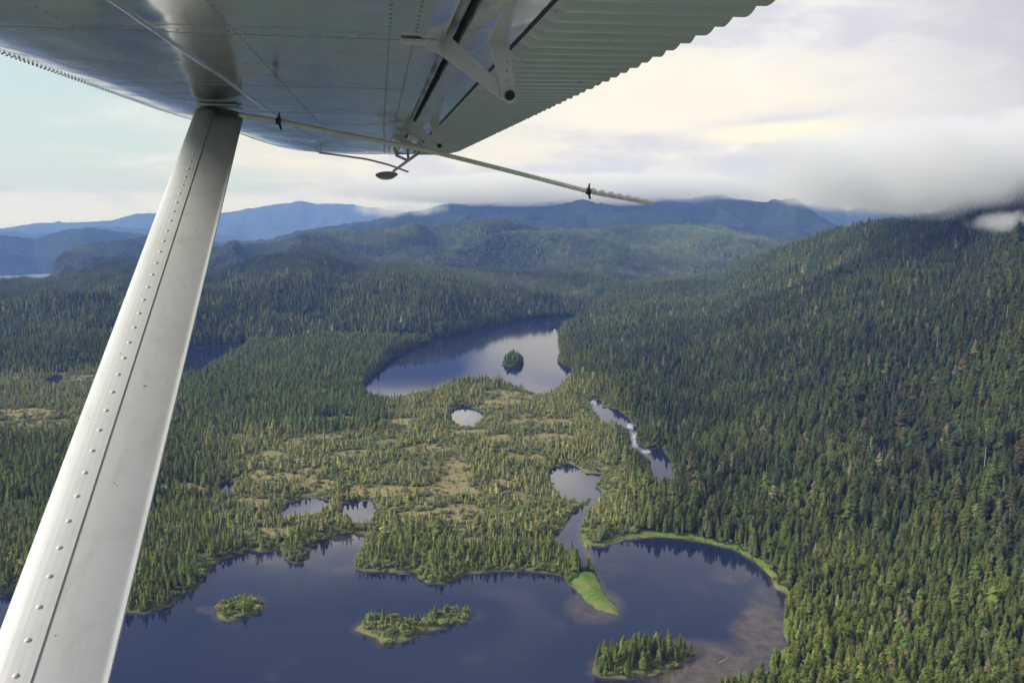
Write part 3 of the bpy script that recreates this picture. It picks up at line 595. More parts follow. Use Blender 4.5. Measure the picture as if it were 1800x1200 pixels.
# individual trees
cm = [mesh_obj('crown', v, f, fm, link=False).data for v, f in crowns]
cs = [mesh_obj('crown', v, f, fm, link=False).data for v, f in scrub]
tm = mesh_obj('trunk', *pole(-.06, .55, .016, .008), km, link=False).data
sm = [mesh_obj('trunk', *a_, dm, link=False).data for a_, _ in snag_geo]
sb = [mesh_obj('branches', *b_, dm, link=False).data for _, b_ in snag_geo]
def zone_label(i, dead_):
    w_ = which[i]; X_, Y_ = px[i], py[i]; near_edge = Y_ > 1130
    lum = float(T[i] @ np.array([.3, .6, .1])); warm = T[i][0] / max(1e-6, T[i][1])
    tone = 'brownish' if warm > 1.0 else 'yellow green' if lum > .16 else 'bright green' if lum > .11 else 'mid green' if lum > .07 else 'dark green'
    big = 'tall' if h[i] > 17 else 'mid-sized' if h[i] > 12 else 'short'; fat = 'broad' if wid[i] > 1.55 else 'narrow' if wid[i] < 1.15 else 'medium-width'
    kind_ = ('%s bleached dead tree' % big) if dead_ else '%s %s %s conifer' % (big, fat, tone)
    if w_ == 4: return kind_ + (' on the left half of the tall wooded island' if X_ < 1135 else ' on the right half of the tall wooded island'), 'trees on the tall wooded island'
    if w_ == 3: return kind_ + (' on the left lobe of the long low island' if X_ < 730 else ' on the right lobe of the long low island'), 'trees on the long low island'
    if w_ == 2: return kind_ + ' on the smallest island beside the wing strut', 'trees on the smallest island'
    if w_ == 1: return kind_ + ' on the round island in the far lake', 'trees on the far lake island'
    if X_ > 1020:
        if Y_ > 1090: pl = 'beside the brown shallows of the round bay' if X_ < 1420 else 'at the bottom edge right of the bay' if X_ < 1580 else 'low down towards the bottom right corner' if X_ < 1710 else 'in the bottom right corner'
        elif Y_ > 1000: pl = 'just behind the right shore of the round bay' if X_ < 1450 else 'in the forest well right of the round bay' if X_ < 1640 else 'by the right edge above the bottom corner'
        elif Y_ > 900: pl = 'behind the grassy top shore of the round bay' if X_ < 1320 else 'where the flat forest meets the right mountain' if X_ < 1560 else 'low on the right mountainside near the edge'
        else: pl = 'beside the winding river' if X_ < 1200 else (('on the lower mountainside' if Y_ > 780 else 'halfway up the right mountain' if Y_ > 600 else 'high on the right mountain') + (' straight above the round bay' if X_ < 1400 else ' between bay and right edge' if X_ < 1620 else ' close to the right edge'))
        return kind_ + ' ' + pl, 'trees right of the lake and river'
    if mo[i] > .5: return kind_ + (' on the moor above the two small ponds' if X_ < 700 else ' on the moor between ponds and river'), 'trees of the moor'
    return kind_ + (' on the shore beside the wing strut' if X_ < 450 else ' between the small ponds and the lake' if X_ < 640 else ' on the shore above the long island' if X_ < 860 else ' on the point left of the green spit'), 'trees of the near shore forest'
def plant(i, dead_):
    t = bpy.data.objects.new('dead_tree' if dead_ else 'conifer_tree', None); C.objects.link(t); t.empty_display_size = 1
    t.location = (x[i], y[i], z[i]); t.rotation_euler = (rng.normal(0, .02), rng.normal(0, .02), rng.uniform(0, 6.28)); t.scale = tuple(SC[i])
    lab, grp = zone_label(i, dead_); t['label'] = lab; t['group'] = grp + (' (dead)' if dead_ else ''); t['category'] = 'dead tree' if dead_ else 'tree'
    if dead_:
        k = idx[i] - I_SNG[0]; parts = [('trunk', sm[k]), ('branches', sb[k])]
    else:
        k = idx[i]; parts = [('crown', cm[k] if k < NCON else cs[k - I_SCR[0]]), ('trunk', tm)]
    for nm, me_ in parts:
        o = bpy.data.objects.new(nm, me_); C.objects.link(o); o.parent = t
        if nm == 'crown': o['tint'] = [float(q) for q in T[i]]
for i in live: plant(i, False)
for i in dead: plant(i, True)

# driftwood
def log(px_, py_, L, r_, ang, label, z0=.05, bend=.04, mat=dm):
    gx, gy = ground(px_, py_); V = []; Fc = []; m_ = 7; n = 8
    for k in range(n + 1):
        t = k / n - .5; rr_ = r_ * (1 - .45 * (k / n)) * (1 if 0 < k < n else .75)
        for q in range(m_):
            aa = q * 2 * math.pi / m_; V.append((t * L, bend * L * math.sin(k * .9) + rr_ * math.cos(aa), rr_ * math.sin(aa) * (1 + .2 * math.sin(k * 3 + q))))
    for k in range(n):
        for q in range(m_): Fc.append((k * m_ + q, k * m_ + (q + 1) % m_, (k + 1) * m_ + (q + 1) % m_, (k + 1) * m_ + q))
    Fc += [tuple(range(m_))[::-1], tuple(n * m_ + q for q in range(m_))]
    for s_, t0 in ((1, -.3), (-1, -.1), (1, .2)):                # stubs of broken branches
        k = len(V); bx = t0 * L
        V += [(bx - .08 * L / 8, 0, r_ * .3), (bx + .08 * L / 8, 0, r_ * .3), (bx + .05 * L, s_ * L * .09, r_ * .8), (bx, 0, r_ * .9)]
        Fc += [(k, k + 1, k + 2), (k + 1, k + 3, k + 2), (k + 3, k, k + 2)]
    o = mesh_obj('driftwood_log', V, Fc, mat, smooth=False); o.location = (gx, gy, z0); o.rotation_euler = (0, 0, ang)
    o['label'] = label; o['category'] = 'log'; return o
log(1215 + 57, 1160, 9.5, .28, R(45), 'pale sunken log in the brown shallows right of the tall island')
log(1087, 953, 13, .33, R(38), 'long white log lying across the green shore right of the river mouth', .5)
log(392, 990, 3.4, .22, R(-60), 'short white log floating off the left shore beside the strut')
log(710, 1008, 9, .20, R(8), 'thin pale log floating along the shore above the long island')
log(1183, 944, 5, .16, R(4), 'small white log on the green shore near the top of the round bay', .4)
# ------------------------------------------------------------------ the aeroplane (wing frame: c aft, s outboard, n up, metres, from the cabin window)
def unit(v): v = np.array(v, float); return v / np.linalg.norm(v)
_s = unit([(667 - 900) / 1400, 1, (600 - 332) / 1400]); _c0 = unit(np.cross(_s, [0, 0, 1])); _n0 = np.cross(_c0, _s)
_c = _c0 * math.cos(R(1.5)) + _n0 * math.sin(R(1.5)); _n = np.cross(_c, _s)
cm_ = np.array(cam.rotation_euler.to_matrix()) @ np.array([[1, 0, 0], [0, 0, 1], [0, -1, 0]]).T.T
# camera-frame axes (right, forward, up) -> world
RT = np.array([[1, 0, 0], [0, math.cos(PITCH), math.sin(PITCH)], [0, -math.sin(PITCH), math.cos(PITCH)]])   # rows: image of basis (right, forward, up)
def c2w(v): return v[0] * np.array([1, 0, 0]) + v[1] * np.array([0, math.cos(PITCH), -math.sin(PITCH)]) + v[2] * np.array([0, math.sin(PITCH), math.cos(PITCH)])
W = np.stack([c2w(_c), c2w(_s), c2w(_n)], 1)
OFF = np.array([-.45, .35, -1.25])                                  # strut foot, the base of the assembly
plane = bpy.data.objects.new('floatplane', None); C.objects.link(plane)
Mw = Matrix([[*W[0]], [*W[1]], [*W[2]]]).to_4x4(); Mw.translation = Vector(W @ OFF) + cam.location
plane.matrix_world = Mw
plane['label'] = 'metal high-wing floatplane wing and white strut across the top left'; plane['category'] = 'airplane'

metal, b, pb = mat_new('polished_wing_paint')
tco = b.node('ShaderNodeTexCoord'); P = tco.outputs['Object']
nz = b.noise(P, 3.0, 5, .6); b.put(pb.inputs['Base Color'], b.mix(nz, (.86, .88, .89), (.95, .96, .96)))
pb.inputs['Metallic'].default_value = .82
mps = b.node('ShaderNodeMapping'); b.l.new(P, mps.inputs[0]); mps.inputs['Scale'].default_value = (.8, 9.0, 1.0)
st = b.step(b.noise(mps.outputs[0], 2.2, 6, .7), .52, .74)
b.put(pb.inputs['Base Color'], b.mix(b.math('MULTIPLY', st, .5), b.mix(nz, (.86, .88, .89), (.95, .96, .96)), (.50, .48, .43)))
b.put(pb.inputs['Roughness'], b.math('ADD', b.step(b.noise(P, 9.0, 4, .6), .3, .75, .08, .18), b.math('MULTIPLY', st, .16)))
mp = b.node('ShaderNodeMapping'); b.l.new(P, mp.inputs[0]); mp.inputs['Scale'].default_value = (1.0, .35, 1.0)
bump = b.node('ShaderNodeBump'); bump.inputs['Strength'].default_value = .8; bump.inputs['Distance'].default_value = .007
b.put(bump.inputs['Height'], b.noise(mp.outputs[0], 4.5, 3, .5)); b.l.new(bump.outputs[0], pb.inputs['Normal'])
corr, b, pb = mat_new('painted_flap_skin')
tco = b.node('ShaderNodeTexCoord'); P = tco.outputs['Object']
spots = b.step(b.noise(P, 26.0, 2, .5), .72, .76)
b.put(pb.inputs['Base Color'], b.mix(spots, b.mix(b.noise(P, 6.0, 4), (.86, .88, .88), (.94, .95, .94)), (.25, .24, .22)))
pb.inputs['Metallic'].default_value = .55; pb.inputs['Roughness'].default_value = .28
white, b, pb = mat_new('white_strut_paint')
tco = b.node('ShaderNodeTexCoord'); P = tco.outputs['Object']
mp2 = b.node('ShaderNodeMapping'); b.l.new(P, mp2.inputs[0]); mp2.inputs['Scale'].default_value = (9.0, 1.6, 1.6)
gr_ = b.math('ADD', b.math('MULTIPLY', b.step(b.noise(P, 7.0, 6, .7), .48, .75), .40), b.math('MULTIPLY', b.step(b.noise(mp2.outputs[0], 2.5, 6, .7), .50, .72), .35))
c = b.mix(gr_, (.74, .745, .74), (.52, .51, .48)); c = b.mix(b.step(b.noise(P, 60.0, 2, .5), .73, .78), c, (.24, .23, .21))
b.put(pb.inputs['Base Color'], c); pb.inputs['Roughness'].default_value = .38
bump = b.node('ShaderNodeBump'); bump.inputs['Strength'].default_value = .25; bump.inputs['Distance'].default_value = .002
b.put(bump.inputs['Height'], b.noise(P, 14.0, 4)); b.l.new(bump.outputs[0], pb.inputs['Normal'])
strutseam, b, pb = mat_new('grey_sealant'); pb.inputs['Base Color'].default_value = (.38, .38, .38, 1)
seam, b, pb = mat_new('seam_sealant'); pb.inputs['Base Color'].default_value = (.05, .052, .055, 1); pb.inputs['Roughness'].default_value = .6
rivm, b, pb = mat_new('rivet_metal'); pb.inputs['Base Color'].default_value = (.42, .43, .45, 1); pb.inputs['Metallic'].default_value = .6; pb.inputs['Roughness'].default_value = .35
tube, b, pb = mat_new('banded_tube_metal')
tco = b.node('ShaderNodeTexCoord'); wv = b.node('ShaderNodeTexWave'); mp = b.node('ShaderNodeMapping'); b.l.new(tco.outputs['Object'], mp.inputs[0]); mp.inputs['Rotation'].default_value = (0, 0, .5); b.l.new(mp.outputs[0], wv.inputs['Vector']); wv.inputs['Scale'].default_value = 2.2; wv.inputs['Distortion'].default_value = 5
b.put(pb.inputs['Base Color'], b.mix(wv.outputs['Fac'], (.10, .08, .06), (.60, .56, .48))); pb.inputs['Metallic'].default_value = .8; pb.inputs['Roughness'].default_value = .22  # wavy brown and pale bands in the tube's base colour
dark_m, b, pb = mat_new('black_rubber'); pb.inputs['Base Color'].default_value = (.015, .015, .018, 1); pb.inputs['Roughness'].default_value = .5

def L(v): return [tuple(np.array(q, float) - OFF) for q in v]
def part(name, V, Fc, mat, parent=None, smooth=False, label=None):
    o = mesh_obj(name, L(V), Fc, mat, parent or plane, smooth)
    if label: o['label'] = label
    return o
def boxv(c0, c1, s0, s1, n0, n1):
    V = [(c_, s_, n_) for n_ in (n0, n1) for s_ in (s0, s1) for c_ in (c0, c1)]
    return V, [(0, 2, 3, 1), (4, 5, 7, 6), (0, 1, 5, 4), (2, 6, 7, 3), (0, 4, 6, 2), (1, 3, 7, 5)]
def join(parts):
    V = []; Fc = []
    for v, f in parts:
        k = len(V); V += list(v); Fc += [tuple(i + k for i in t) for t in f]
    return V, Fc
def sweep(path, rad, m=10, closed_ends=True, ref=(0, 1, 0)):
    path = [np.array(p, float) for p in path]; V = []; Fc = []
    rads = rad if isinstance(rad, (list, tuple, np.ndarray)) else [rad] * len(path)
    for k, p in enumerate(path):
        t = unit(path[min(k + 1, len(path) - 1)] - path[max(k - 1, 0)]); u_ = unit(np.cross(t, ref)) if abs(np.dot(t, ref)) < .95 else unit(np.cross(t, (1, 0, 0))); v_ = np.cross(t, u_)
        for q in range(m): a_ = q * 2 * math.pi / m; V.append(tuple(p + rads[k] * (math.cos(a_) * u_ + math.sin(a_) * v_)))
    for k in range(len(path) - 1):
        for q in range(m): Fc.append((k * m + q, k * m + (q + 1) % m, (k + 1) * m + (q + 1) % m, (k + 1) * m + q))
    if closed_ends: Fc += [tuple(range(m))[::-1], tuple((len(path) - 1) * m + q for q in range(m))]
    return V, Fc

# --- main wing panel
N0 = .33
def section():
    pts = []
    for k in range(13):                                     # nose, from the top round to the underside
        a_ = R(60 - k * 12.5); pts.append((-.76 - .40 * math.cos(a_), .47 + .14 * math.sin(a_)))
    for c_ in (-.60, -.45, -.30, -.15, 0.0, .098): pts.append((c_, N0 + .004 * math.sin((c_ + .6) * 5)))
    pts += [(.104, N0 - .004), (.150, N0 - .002), (.152, N0 + .012), (.108, N0 + .02), (.10, .50), (.34, .455), (.34, .462), (.10, .54), (-.25, .60), (-.6, .62)]
    return pts
SEC = section()
def le_scale(s_):
    return float(np.interp(s_, [0, 4.3, 5.54, 6.6, 7.2, 7.7, 8.0, 8.18, 8.26, 8.30], [1, 1, .93, .895, .86, .79, .71, .60, .44, .22]))
def top_scale(s_): return float(np.interp(s_, [0, 6, 7.2, 7.9, 8.26, 8.30], [1, 1, .75, .45, .16, .04]))
ST = list(np.arange(-.6, 7.0, .2)) + list(np.arange(7.0, 8.24, .08)) + [8.26, 8.30]
V = []; Fc = []
for s_ in ST:
    k = le_scale(s_); kt = top_scale(s_)
    for (c_, n_) in SEC:
        cc = .15 + (c_ - .15) * k if c_ < .10 else c_
        nn_ = N0 + (n_ - N0) * (kt if n_ > N0 + .03 else max(kt, .6)); V.append((cc, s_, nn_ + (.012 * max(0, s_ - 7.6))))
ns = len(SEC)
for i in range(len(ST) - 1):
    for q in range(ns): Fc.append((i * ns + q, i * ns + (q + 1) % ns, (i + 1) * ns + (q + 1) % ns, (i + 1) * ns + q))
Fc += [tuple(range(ns))[::-1], tuple((len(ST) - 1) * ns + q for q in range(ns))]
wing = part('wing', V, Fc, metal, smooth=True, label='polished grey underside of the wing reflecting strut and hills')
mod = wing.modifiers.new('edges', 'EDGE_SPLIT'); mod.split_angle = R(40)

def riv(c_, s_, n_, r_, nrm=(0, 0, -1)):
    nn_ = np.array(nrm, float); a_ = unit(np.cross(nn_, (0, 1, 0.01))); b_ = np.cross(nn_, a_); p = np.array([c_, s_, n_])
    V = [tuple(p + r_ * (math.cos(t) * a_ + math.sin(t) * b_)) for t in (0, 1.05, 2.09, 3.14, 4.19, 5.24)] + [tuple(p + nn_ * r_ * .35)]
    return V, [(q, (q + 1) % 6, 6) for q in range(6)]
rv = []
for c_, st, s0, s1 in ((-.62, .045, 1.2, 8.0), (-.30, .045, 1.2, 8.15), (.03, .04, 1.2, 8.2), (.085, .04, 1.2, 8.1)):
    for s_ in np.arange(s0, s1, st):
        cc = .15 + (c_ - .15) * le_scale(s_); rv.append(riv(cc, s_, N0 + .004 * math.sin((c_ + .6) * 5) - .0005, .0035))
for s_ in list(np.arange(1.9, 4.2, .46)) + list(np.arange(4.3, 8.1, .17)):
    k = le_scale(s_)
    for c_ in np.arange(-.70, .09, .035):
        rv.append(riv(.15 + (c_ - .15) * k, s_, N0 + .004 * math.sin((c_ + .6) * 5) - .0005, .0032))
V, Fc = join(rv); part('rivet_rows', V, Fc, rivm, wing)
rv = []
for s_ in np.arange(1.6, 8.1, .030):                        # screws along the leading edge seam
    k = le_scale(s_)
    for (ea, dz_) in ((R(-41), 0), (R(-58), 0)):
        c_, n_ = -.76 - .404 * math.cos(ea), .47 + .1415 * math.sin(ea)
        v, f = boxv(-.0015, .0015, -.005, .005, -.0015, .0015)
        cc = .15 + (c_ - .15) * k; v = [(q[0] + cc, q[1] + s_, q[2] + N0 + (n_ - N0) * max(top_scale(s_), .6)) for q in v]; rv.append((v, f))
V, Fc = join(rv); part('seam_screws', V, Fc, seam, wing)
sm_ = []
for s_ in (1.88, 2.78, 3.70, 4.30, 4.9, 5.5, 6.1, 6.7, 7.3): 
    k = le_scale(s_); sm_.append(boxv(.15 + (-.80 - .15) * k, .10, s_, s_ + (.0018 if s_ < 4 else .003), N0 - .0055, N0 - .0042))
V, Fc = join(sm_); part('panel_seam', V, Fc, strutseam, wing)
V = []; Fc = []                                              # spanwise lap joint
for k, s_ in enumerate(np.arange(1.0, 7.6, .2)):
    cc = -.47 * le_scale(s_); V += [(cc - .003, s_, N0 - .0008), (cc + .004, s_, N0 - .0035), (cc + .004, s_, N0 + .004)]
    if k: Fc += [((k - 1) * 3, (k - 1) * 3 + 1, k * 3 + 1, k * 3), ((k - 1) * 3 + 1, (k - 1) * 3 + 2, k * 3 + 2, k * 3 + 1)]
part('lap_joint', V, Fc, metal, wing)

# --- push tube in the slot
V, Fc = sweep([(.166, s_, N0 + .018) for s_ in np.arange(.2, 7.3, .3)], .012, 10, ref=(1, 0, 0)); part('control_tube', V, Fc, tube, smooth=True)

# --- flap and aileron with beaded skins
def beaded(name, s0, s1, label, seed):
    fl = bpy.data.objects.new(name, None); 
    # smooth nose
    nose = [(.34, .452), (.26, .455), (.215, .43), (.188, .39), (.186, .36), (.196, .338), (.215, .3285), (.25, .3265), (.312, .3275)]
    V = []; Fc = []; ss = np.arange(s0, s1 + 1e-6, (s1 - s0) / 14)
    for s_ in ss:
        kt = float(np.interp(s_, [0, 6.5, 7.9], [1, 1, .5]))
        for c_, n_ in nose: V.append((c_, s_, N0 + (n_ - N0) * (kt if n_ > N0 + .02 else 1)))
    m_ = len(nose)
    for i in range(len(ss) - 1):
        for q in range(m_ - 1): Fc.append((i * m_ + q, (i + 1) * m_ + q, (i + 1) * m_ + q + 1, i * m_ + q + 1))
        Fc.append((i * m_ + m_ - 1, (i + 1) * m_ + m_ - 1, (i + 1) * m_, i * m_))
    Fc += [tuple(range(m_)), tuple((len(ss) - 1) * m_ + q for q in range(m_))[::-1]]
    body = part(name, V, Fc, metal, smooth=True, label=label); mod = body.modifiers.new('e', 'EDGE_SPLIT'); mod.split_angle = R(35)
    pitch = .0915; cs_ = [.3125, .325, .34, .40, .50, .58, .64, .676]; sub = 9
    n_b = int(round((s1 - s0) / pitch)); V = []; Fc = []; ss = np.linspace(s0, s1, n_b * sub + 1)
    for s_ in ss:
        ph = ((s_ - s0) / (s1 - s0) * n_b) % 1.0; bead = .017 * math.sin(math.pi * ph) ** .75 if 0 < ph < 1 else 0
        tw = float(np.interp(s_, [0, 7.0, 7.9], [1, 1, .75]))
        for j, c_ in enumerate(cs_):
            f_ = min(1, j / 2); c2 = .3125 + (c_ - .3125) * tw
            V.append((c2 + (.002 * math.sin(s_ * 40) if j == len(cs_) - 1 else 0), s_, .3275 + (c_ - .31) * .012 - bead * f_))
        V.append((.3125 + (.678 - .3125) * tw, s_, .3275 + .37 * .012 + .004 - bead)); V.append((.35, s_, .445 if s_ < 6.5 else .40))
    m_ = len(cs_) + 2
    for i in range(len(ss) - 1):
        for q in range(m_ - 1): Fc.append((i * m_ + q, (i + 1) * m_ + q, (i + 1) * m_ + q + 1, i * m_ + q + 1))
    Fc += [tuple(range(m_)), tuple((len(ss) - 1) * m_ + q for q in range(m_))[::-1]]
    sk = part('corrugated_skin', V, Fc, corr, body, smooth=True); mod = sk.modifiers.new('e', 'EDGE_SPLIT'); mod.split_angle = R(32)
    rv = []
    for i in range(n_b):
        s_ = s0 + (s1 - s0) * i / n_b
        for c_ in (.33, .66): rv.append(riv(c_, s_ + .001, .3272 + (c_ - .31) * .012, .003))
    V, Fc = join(rv); part('rivet_rows', V, Fc, rivm, body)
    V, Fc = boxv(.311, .316, s0, s1, .3235, .3262); part('trim_strip', V, Fc, seam, body)
    return body
flap = beaded('flap', .5, 4.64, 'grey corrugated flap along the trailing edge', 1)
ail = beaded('aileron', 4.68, 7.70, 'smaller corrugated aileron out towards the wing tip', 2)

# --- hinge brackets
def plate(p0, p1, w0, w1, s_, th):
    p0, p1 = np.array(p0, float), np.array(p1, float); t = unit(p1 - p0); q = np.array([-t[1], t[0]]); V = []
    out_ = [p0 + q * w0, p0 - q * w0]
    for k in range(9): a_ = -math.pi / 2 + k * math.pi / 8; out_.append(p1 + w1 * (math.cos(a_) * t + math.sin(a_) * q))
    n = len(out_)
    for ss_ in (s_ - th / 2, s_ + th / 2): V += [(p[0], ss_, p[1]) for p in out_]
    Fc = [tuple(range(n))[::-1], tuple(range(n, 2 * n))] + [(i, (i + 1) % n, n + (i + 1) % n, n + i) for i in range(n)]
    return V, Fc
def bracket(s_, sc_=1.0, label=None):
    root = bpy.data.objects.new('hinge_bracket', None)
    br = part('hinge_bracket', *plate((.125, .338), (.297, .210), .024, .012, s_, .014), white, label=label)
    part('flap_arm', *plate((.270, .345), (.299, .209), .022, .016, s_ - .016, .012), white, br)
    part('mounting_foot', *join([boxv(.055, .135, s_ - .022, s_ + .022, .3195, .3255), boxv(.11, .142, s_ - .02, s_ - .014, .30, .335)]), white, br)
    V, Fc = sweep([(.298, s_ - .034, .2095), (.298, s_ + .02, .2095)], .011, 12, ref=(1, 0, 0)); part('pivot_bolt', V, Fc, dark_m, br, smooth=False)
    V, Fc = sweep([(.132, s_ - .022, .331), (.132, s_ + .02, .331)], .007, 8, ref=(1, 0, 0)); part('root_bolt', V, Fc, rivm, br)
    V, Fc = join([riv(.292, s_ - .0225, .243 + k * .02, .003, (0, -1, 0)) for k in range(3)]); part('rivet_row', V, Fc, rivm, br)
    return br
bracket(1.887, label='large hinge bracket nearest the window')
bracket(4.076, label='hinge bracket further out near the flap end')
# aileron mass balance hanging below the wing
S6 = 6.6
mb = part('mass_balance', *join([plate((.318, .285), (.115, .140), .013, .010, S6, .016)]), white, label='arm with flat paddle hanging below the wing')
V = []; Fc = []                                             # flat oval paddle
for k in range(20):
    a_ = k * 2 * math.pi / 20; V.append((.060 + .090 * math.cos(a_), S6 + .10 * math.sin(a_), .112 + .004 * math.cos(a_) + .028 * math.sin(a_)))
for k in range(20): v = V[k]; V.append((.055 + (v[0] - .055) * .8, S6 + (v[1] - S6) * .8, v[2] - .014))
Fc = [tuple(range(20)), tuple(range(20, 40))[::-1]] + [(k, (k + 1) % 20, 20 + (k + 1) % 20, 20 + k) for k in range(20)]
part('paddle', V, Fc, white, mb, smooth=False)
part('bracket_arm', *join([plate((.125, .325), (.145, .262), .012, .012, S6 + .02, .014), plate((.145, .262), (.232, .224), .011, .010, S6 + .02, .014), plate((.232, .335), (.236, .224), .012, .01, S6 + .035, .012), plate((.318, .335), (.318, .285), .016, .014, S6 + .01, .014)]), white, mb)
part('outer_bracket', *join([plate((.10, .335), (.26, .245), .02, .01, 5.2, .012), plate((.262, .335), (.262, .245), .014, .012, 5.19, .01), plate((.10, .335), (.30, .262), .014, .01, 4.6, .012)]), white)

# --- lift strut
T0 = np.array([-.624, 3.45, .292]); B0 = np.array([-.537, 1.23, -.764]); ax = unit(B0 - T0); LEN = np.linalg.norm(B0 - T0) * 1.42
ch = unit(np.array([1, 0, 0]) - ax * ax[0]); th_ = np.cross(ax, ch)              # chord, thickness
if np.dot(th_, -T0) < 0: th_ = -th_                                                          # th_ points to the window side (down/inboard)
def prof(w_=.192, t_=.062):
    P_ = []
    for k in range(28):
        u_ = k / 27; xx = -.5 + u_
        yt = 5 * 1.25 * (.2969 * math.sqrt(u_) - .126 * u_ - .3516 * u_ ** 2 + .2843 * u_ ** 3 - .1036 * u_ ** 4)
        P_.append((xx * w_, max(yt, .05) * t_ * 1.6 * .5))
    lower = [(x_, -y_) for x_, y_ in P_[1:-1]][::-1]
    return P_ + lower
PR = prof(); V = []; Fc = []; NS = 30
for k in range(NS + 1):
    p = T0 + ax * (LEN * k / NS)
    for x_, y_ in PR: V.append(tuple(p + ch * x_ + th_ * y_))
m_ = len(PR)
for k in range(NS):
    for q in range(m_): Fc.append((k * m_ + q, k * m_ + (q + 1) % m_, (k + 1) * m_ + (q + 1) % m_, (k + 1) * m_ + q))
Fc += [tuple(range(m_))[::-1], tuple(NS * m_ + q for q in range(m_))]
strut = part('wing_strut', V, Fc, white, smooth=True, label='long white wing strut with a line of rivets')
def surf_y(xf):                                                                    # thickness of the near face at chord fraction xf
    return float(np.interp(xf * .192, [p[0] for p in PR[:28]], [p[1] for p in PR[:28]]))
def strip(f0, f1, lift, thick, name, mat, k0=.015, k1=1.0, n=4):
    V = []; Fc = []
    for k in range(41):
        p = T0 + ax * (LEN * (k0 + (k1 - k0) * k / 40))
        for q in range(n + 1):
            f_ = f0 + (f1 - f0) * q / n; V.append(tuple(p + ch * f_ * .192 + th_ * (surf_y(f_) + lift)))
        for f_ in (f1, f0): V.append(tuple(p + ch * f_ * .192 + th_ * (surf_y(f_) - .001)))
    m = n + 3
    for k in range(40):
        for q in range(m): Fc.append((k * m + q, k * m + (q + 1) % m, (k + 1) * m + (q + 1) % m, (k + 1) * m + q))
    Fc += [tuple(range(m))[::-1], tuple(40 * m + q for q in range(m))]
    return part(name, V, Fc, mat, strut)
strip(-.30, -.052, .0016, .002, 'riveted_strap', white)
strip(-.0475, -.0425, .0009, .001, 'seam_line', strutseam, n=1)
strip(.465, .492, .0022, .002, 'trailing_flange', white, n=1)
rh = []
for k in range(7):
    a_ = k * math.pi / 12
rv_list = []
q_ = .05
while q_ < LEN - .02:
    rv_list.append(q_); q_ += .030 if q_ < .22 else (.062 + .0 * q_)
rm = None
def dome(r_, m=10, rings=3):
    V = []; Fc = []
    for k in range(rings + 1):
        a_ = k / rings * math.pi / 2
        for q in range(m): t = q * 2 * math.pi / m; V.append((r_ * math.cos(a_) * math.cos(t), r_ * math.cos(a_) * math.sin(t), r_ * .55 * math.sin(a_)))
    for k in range(rings):
        for q in range(m): Fc.append((k * m + q, k * m + (q + 1) % m, (k + 1) * m + (q + 1) % m, (k + 1) * m + q))
    return V, Fc
dv, df = dome(.0050)
Rm = Matrix([[ch[0], -ax[0], th_[0]], [ch[1], -ax[1], th_[1]], [ch[2], -ax[2], th_[2]]])
if Rm.determinant() < 0: Rm = Matrix([[ch[0], ax[0], th_[0]], [ch[1], ax[1], th_[1]], [ch[2], ax[2], th_[2]]])
rme = mesh_obj('rivet', dv, df, white, link=False, smooth=True).data
for q_ in rv_list:
    fr = -.175
    o = bpy.data.objects.new('rivet', rme); C.objects.link(o); o.parent = strut
    p = T0 + ax * q_ + ch * fr * .192 + th_ * (surf_y(fr) + .0014); m4 = Rm.to_4x4(); m4.translation = Vector(p - OFF); o.matrix_local = m4
V = []; Fc = []                                                                    # fork fitting at the wing
part('end_fitting', *join([boxv(-.655, -.60, 3.44, 3.50, .272, .325), boxv(-.70, -.55, 3.40, 3.56, .318, .3255)]), white, strut)
part('fitting_gap', *boxv(-.66, -.615, 3.405, 3.412, .300, .312), dark_m, strut)  # black block stands in for the shade inside the fitting's slot
part('tie_down_ring', *sweep([(-.50 + .016 * math.cos(t), 7.15, .318 + .016 * math.sin(t)) for t in np.linspace(0, 6.28, 17)], .004, 6), rivm)

# --- cabin side and float: out of the picture behind and below the window, they light the wing from below
def loft(rings, name, mat, **k):
    V = [p for r_ in rings for p in r_]; m = len(rings[0]); Fc = []
    for i in range(len(rings) - 1):
        for q in range(m): Fc.append((i * m + q, i * m + (q + 1) % m, (i + 1) * m + (q + 1) % m, (i + 1) * m + q))
    Fc += [tuple(range(m))[::-1], tuple((len(rings) - 1) * m + q for q in range(m))]
    return part(name, V, Fc, mat, smooth=True, **k)
def ring(c_, s_mid, n_mid, hw, hh, n=20, e=.5): return [(c_, s_mid + hw * math.copysign(abs(math.cos(t)) ** e, math.cos(t)), n_mid + hh * math.copysign(abs(math.sin(t)) ** e, math.sin(t))) for t in [q * 2 * math.pi / n for q in range(n)]]
loft([ring(c_, -.78, -.38 + .06 * max(0, c_ - 1) , hw, hh) for c_, hw, hh in ((-3.0, .30, .35), (-2.8, .50, .55), (-1.6, .60, .72), (-.8, .62, .78), (1.2, .60, .76), (2.6, .42, .55), (5.0, .16, .28))], 'fuselage', white)
loft([ring(c_, .58, -2.15 - .04 * abs(c_), hw, hh, e=.7) for c_, hw, hh in ((-3.6, .05, .08), (-3.2, .30, .22), (-2.2, .44, .32), (0, .46, .36), (1.6, .34, .32), (3.0, .12, .12))], 'float', white)

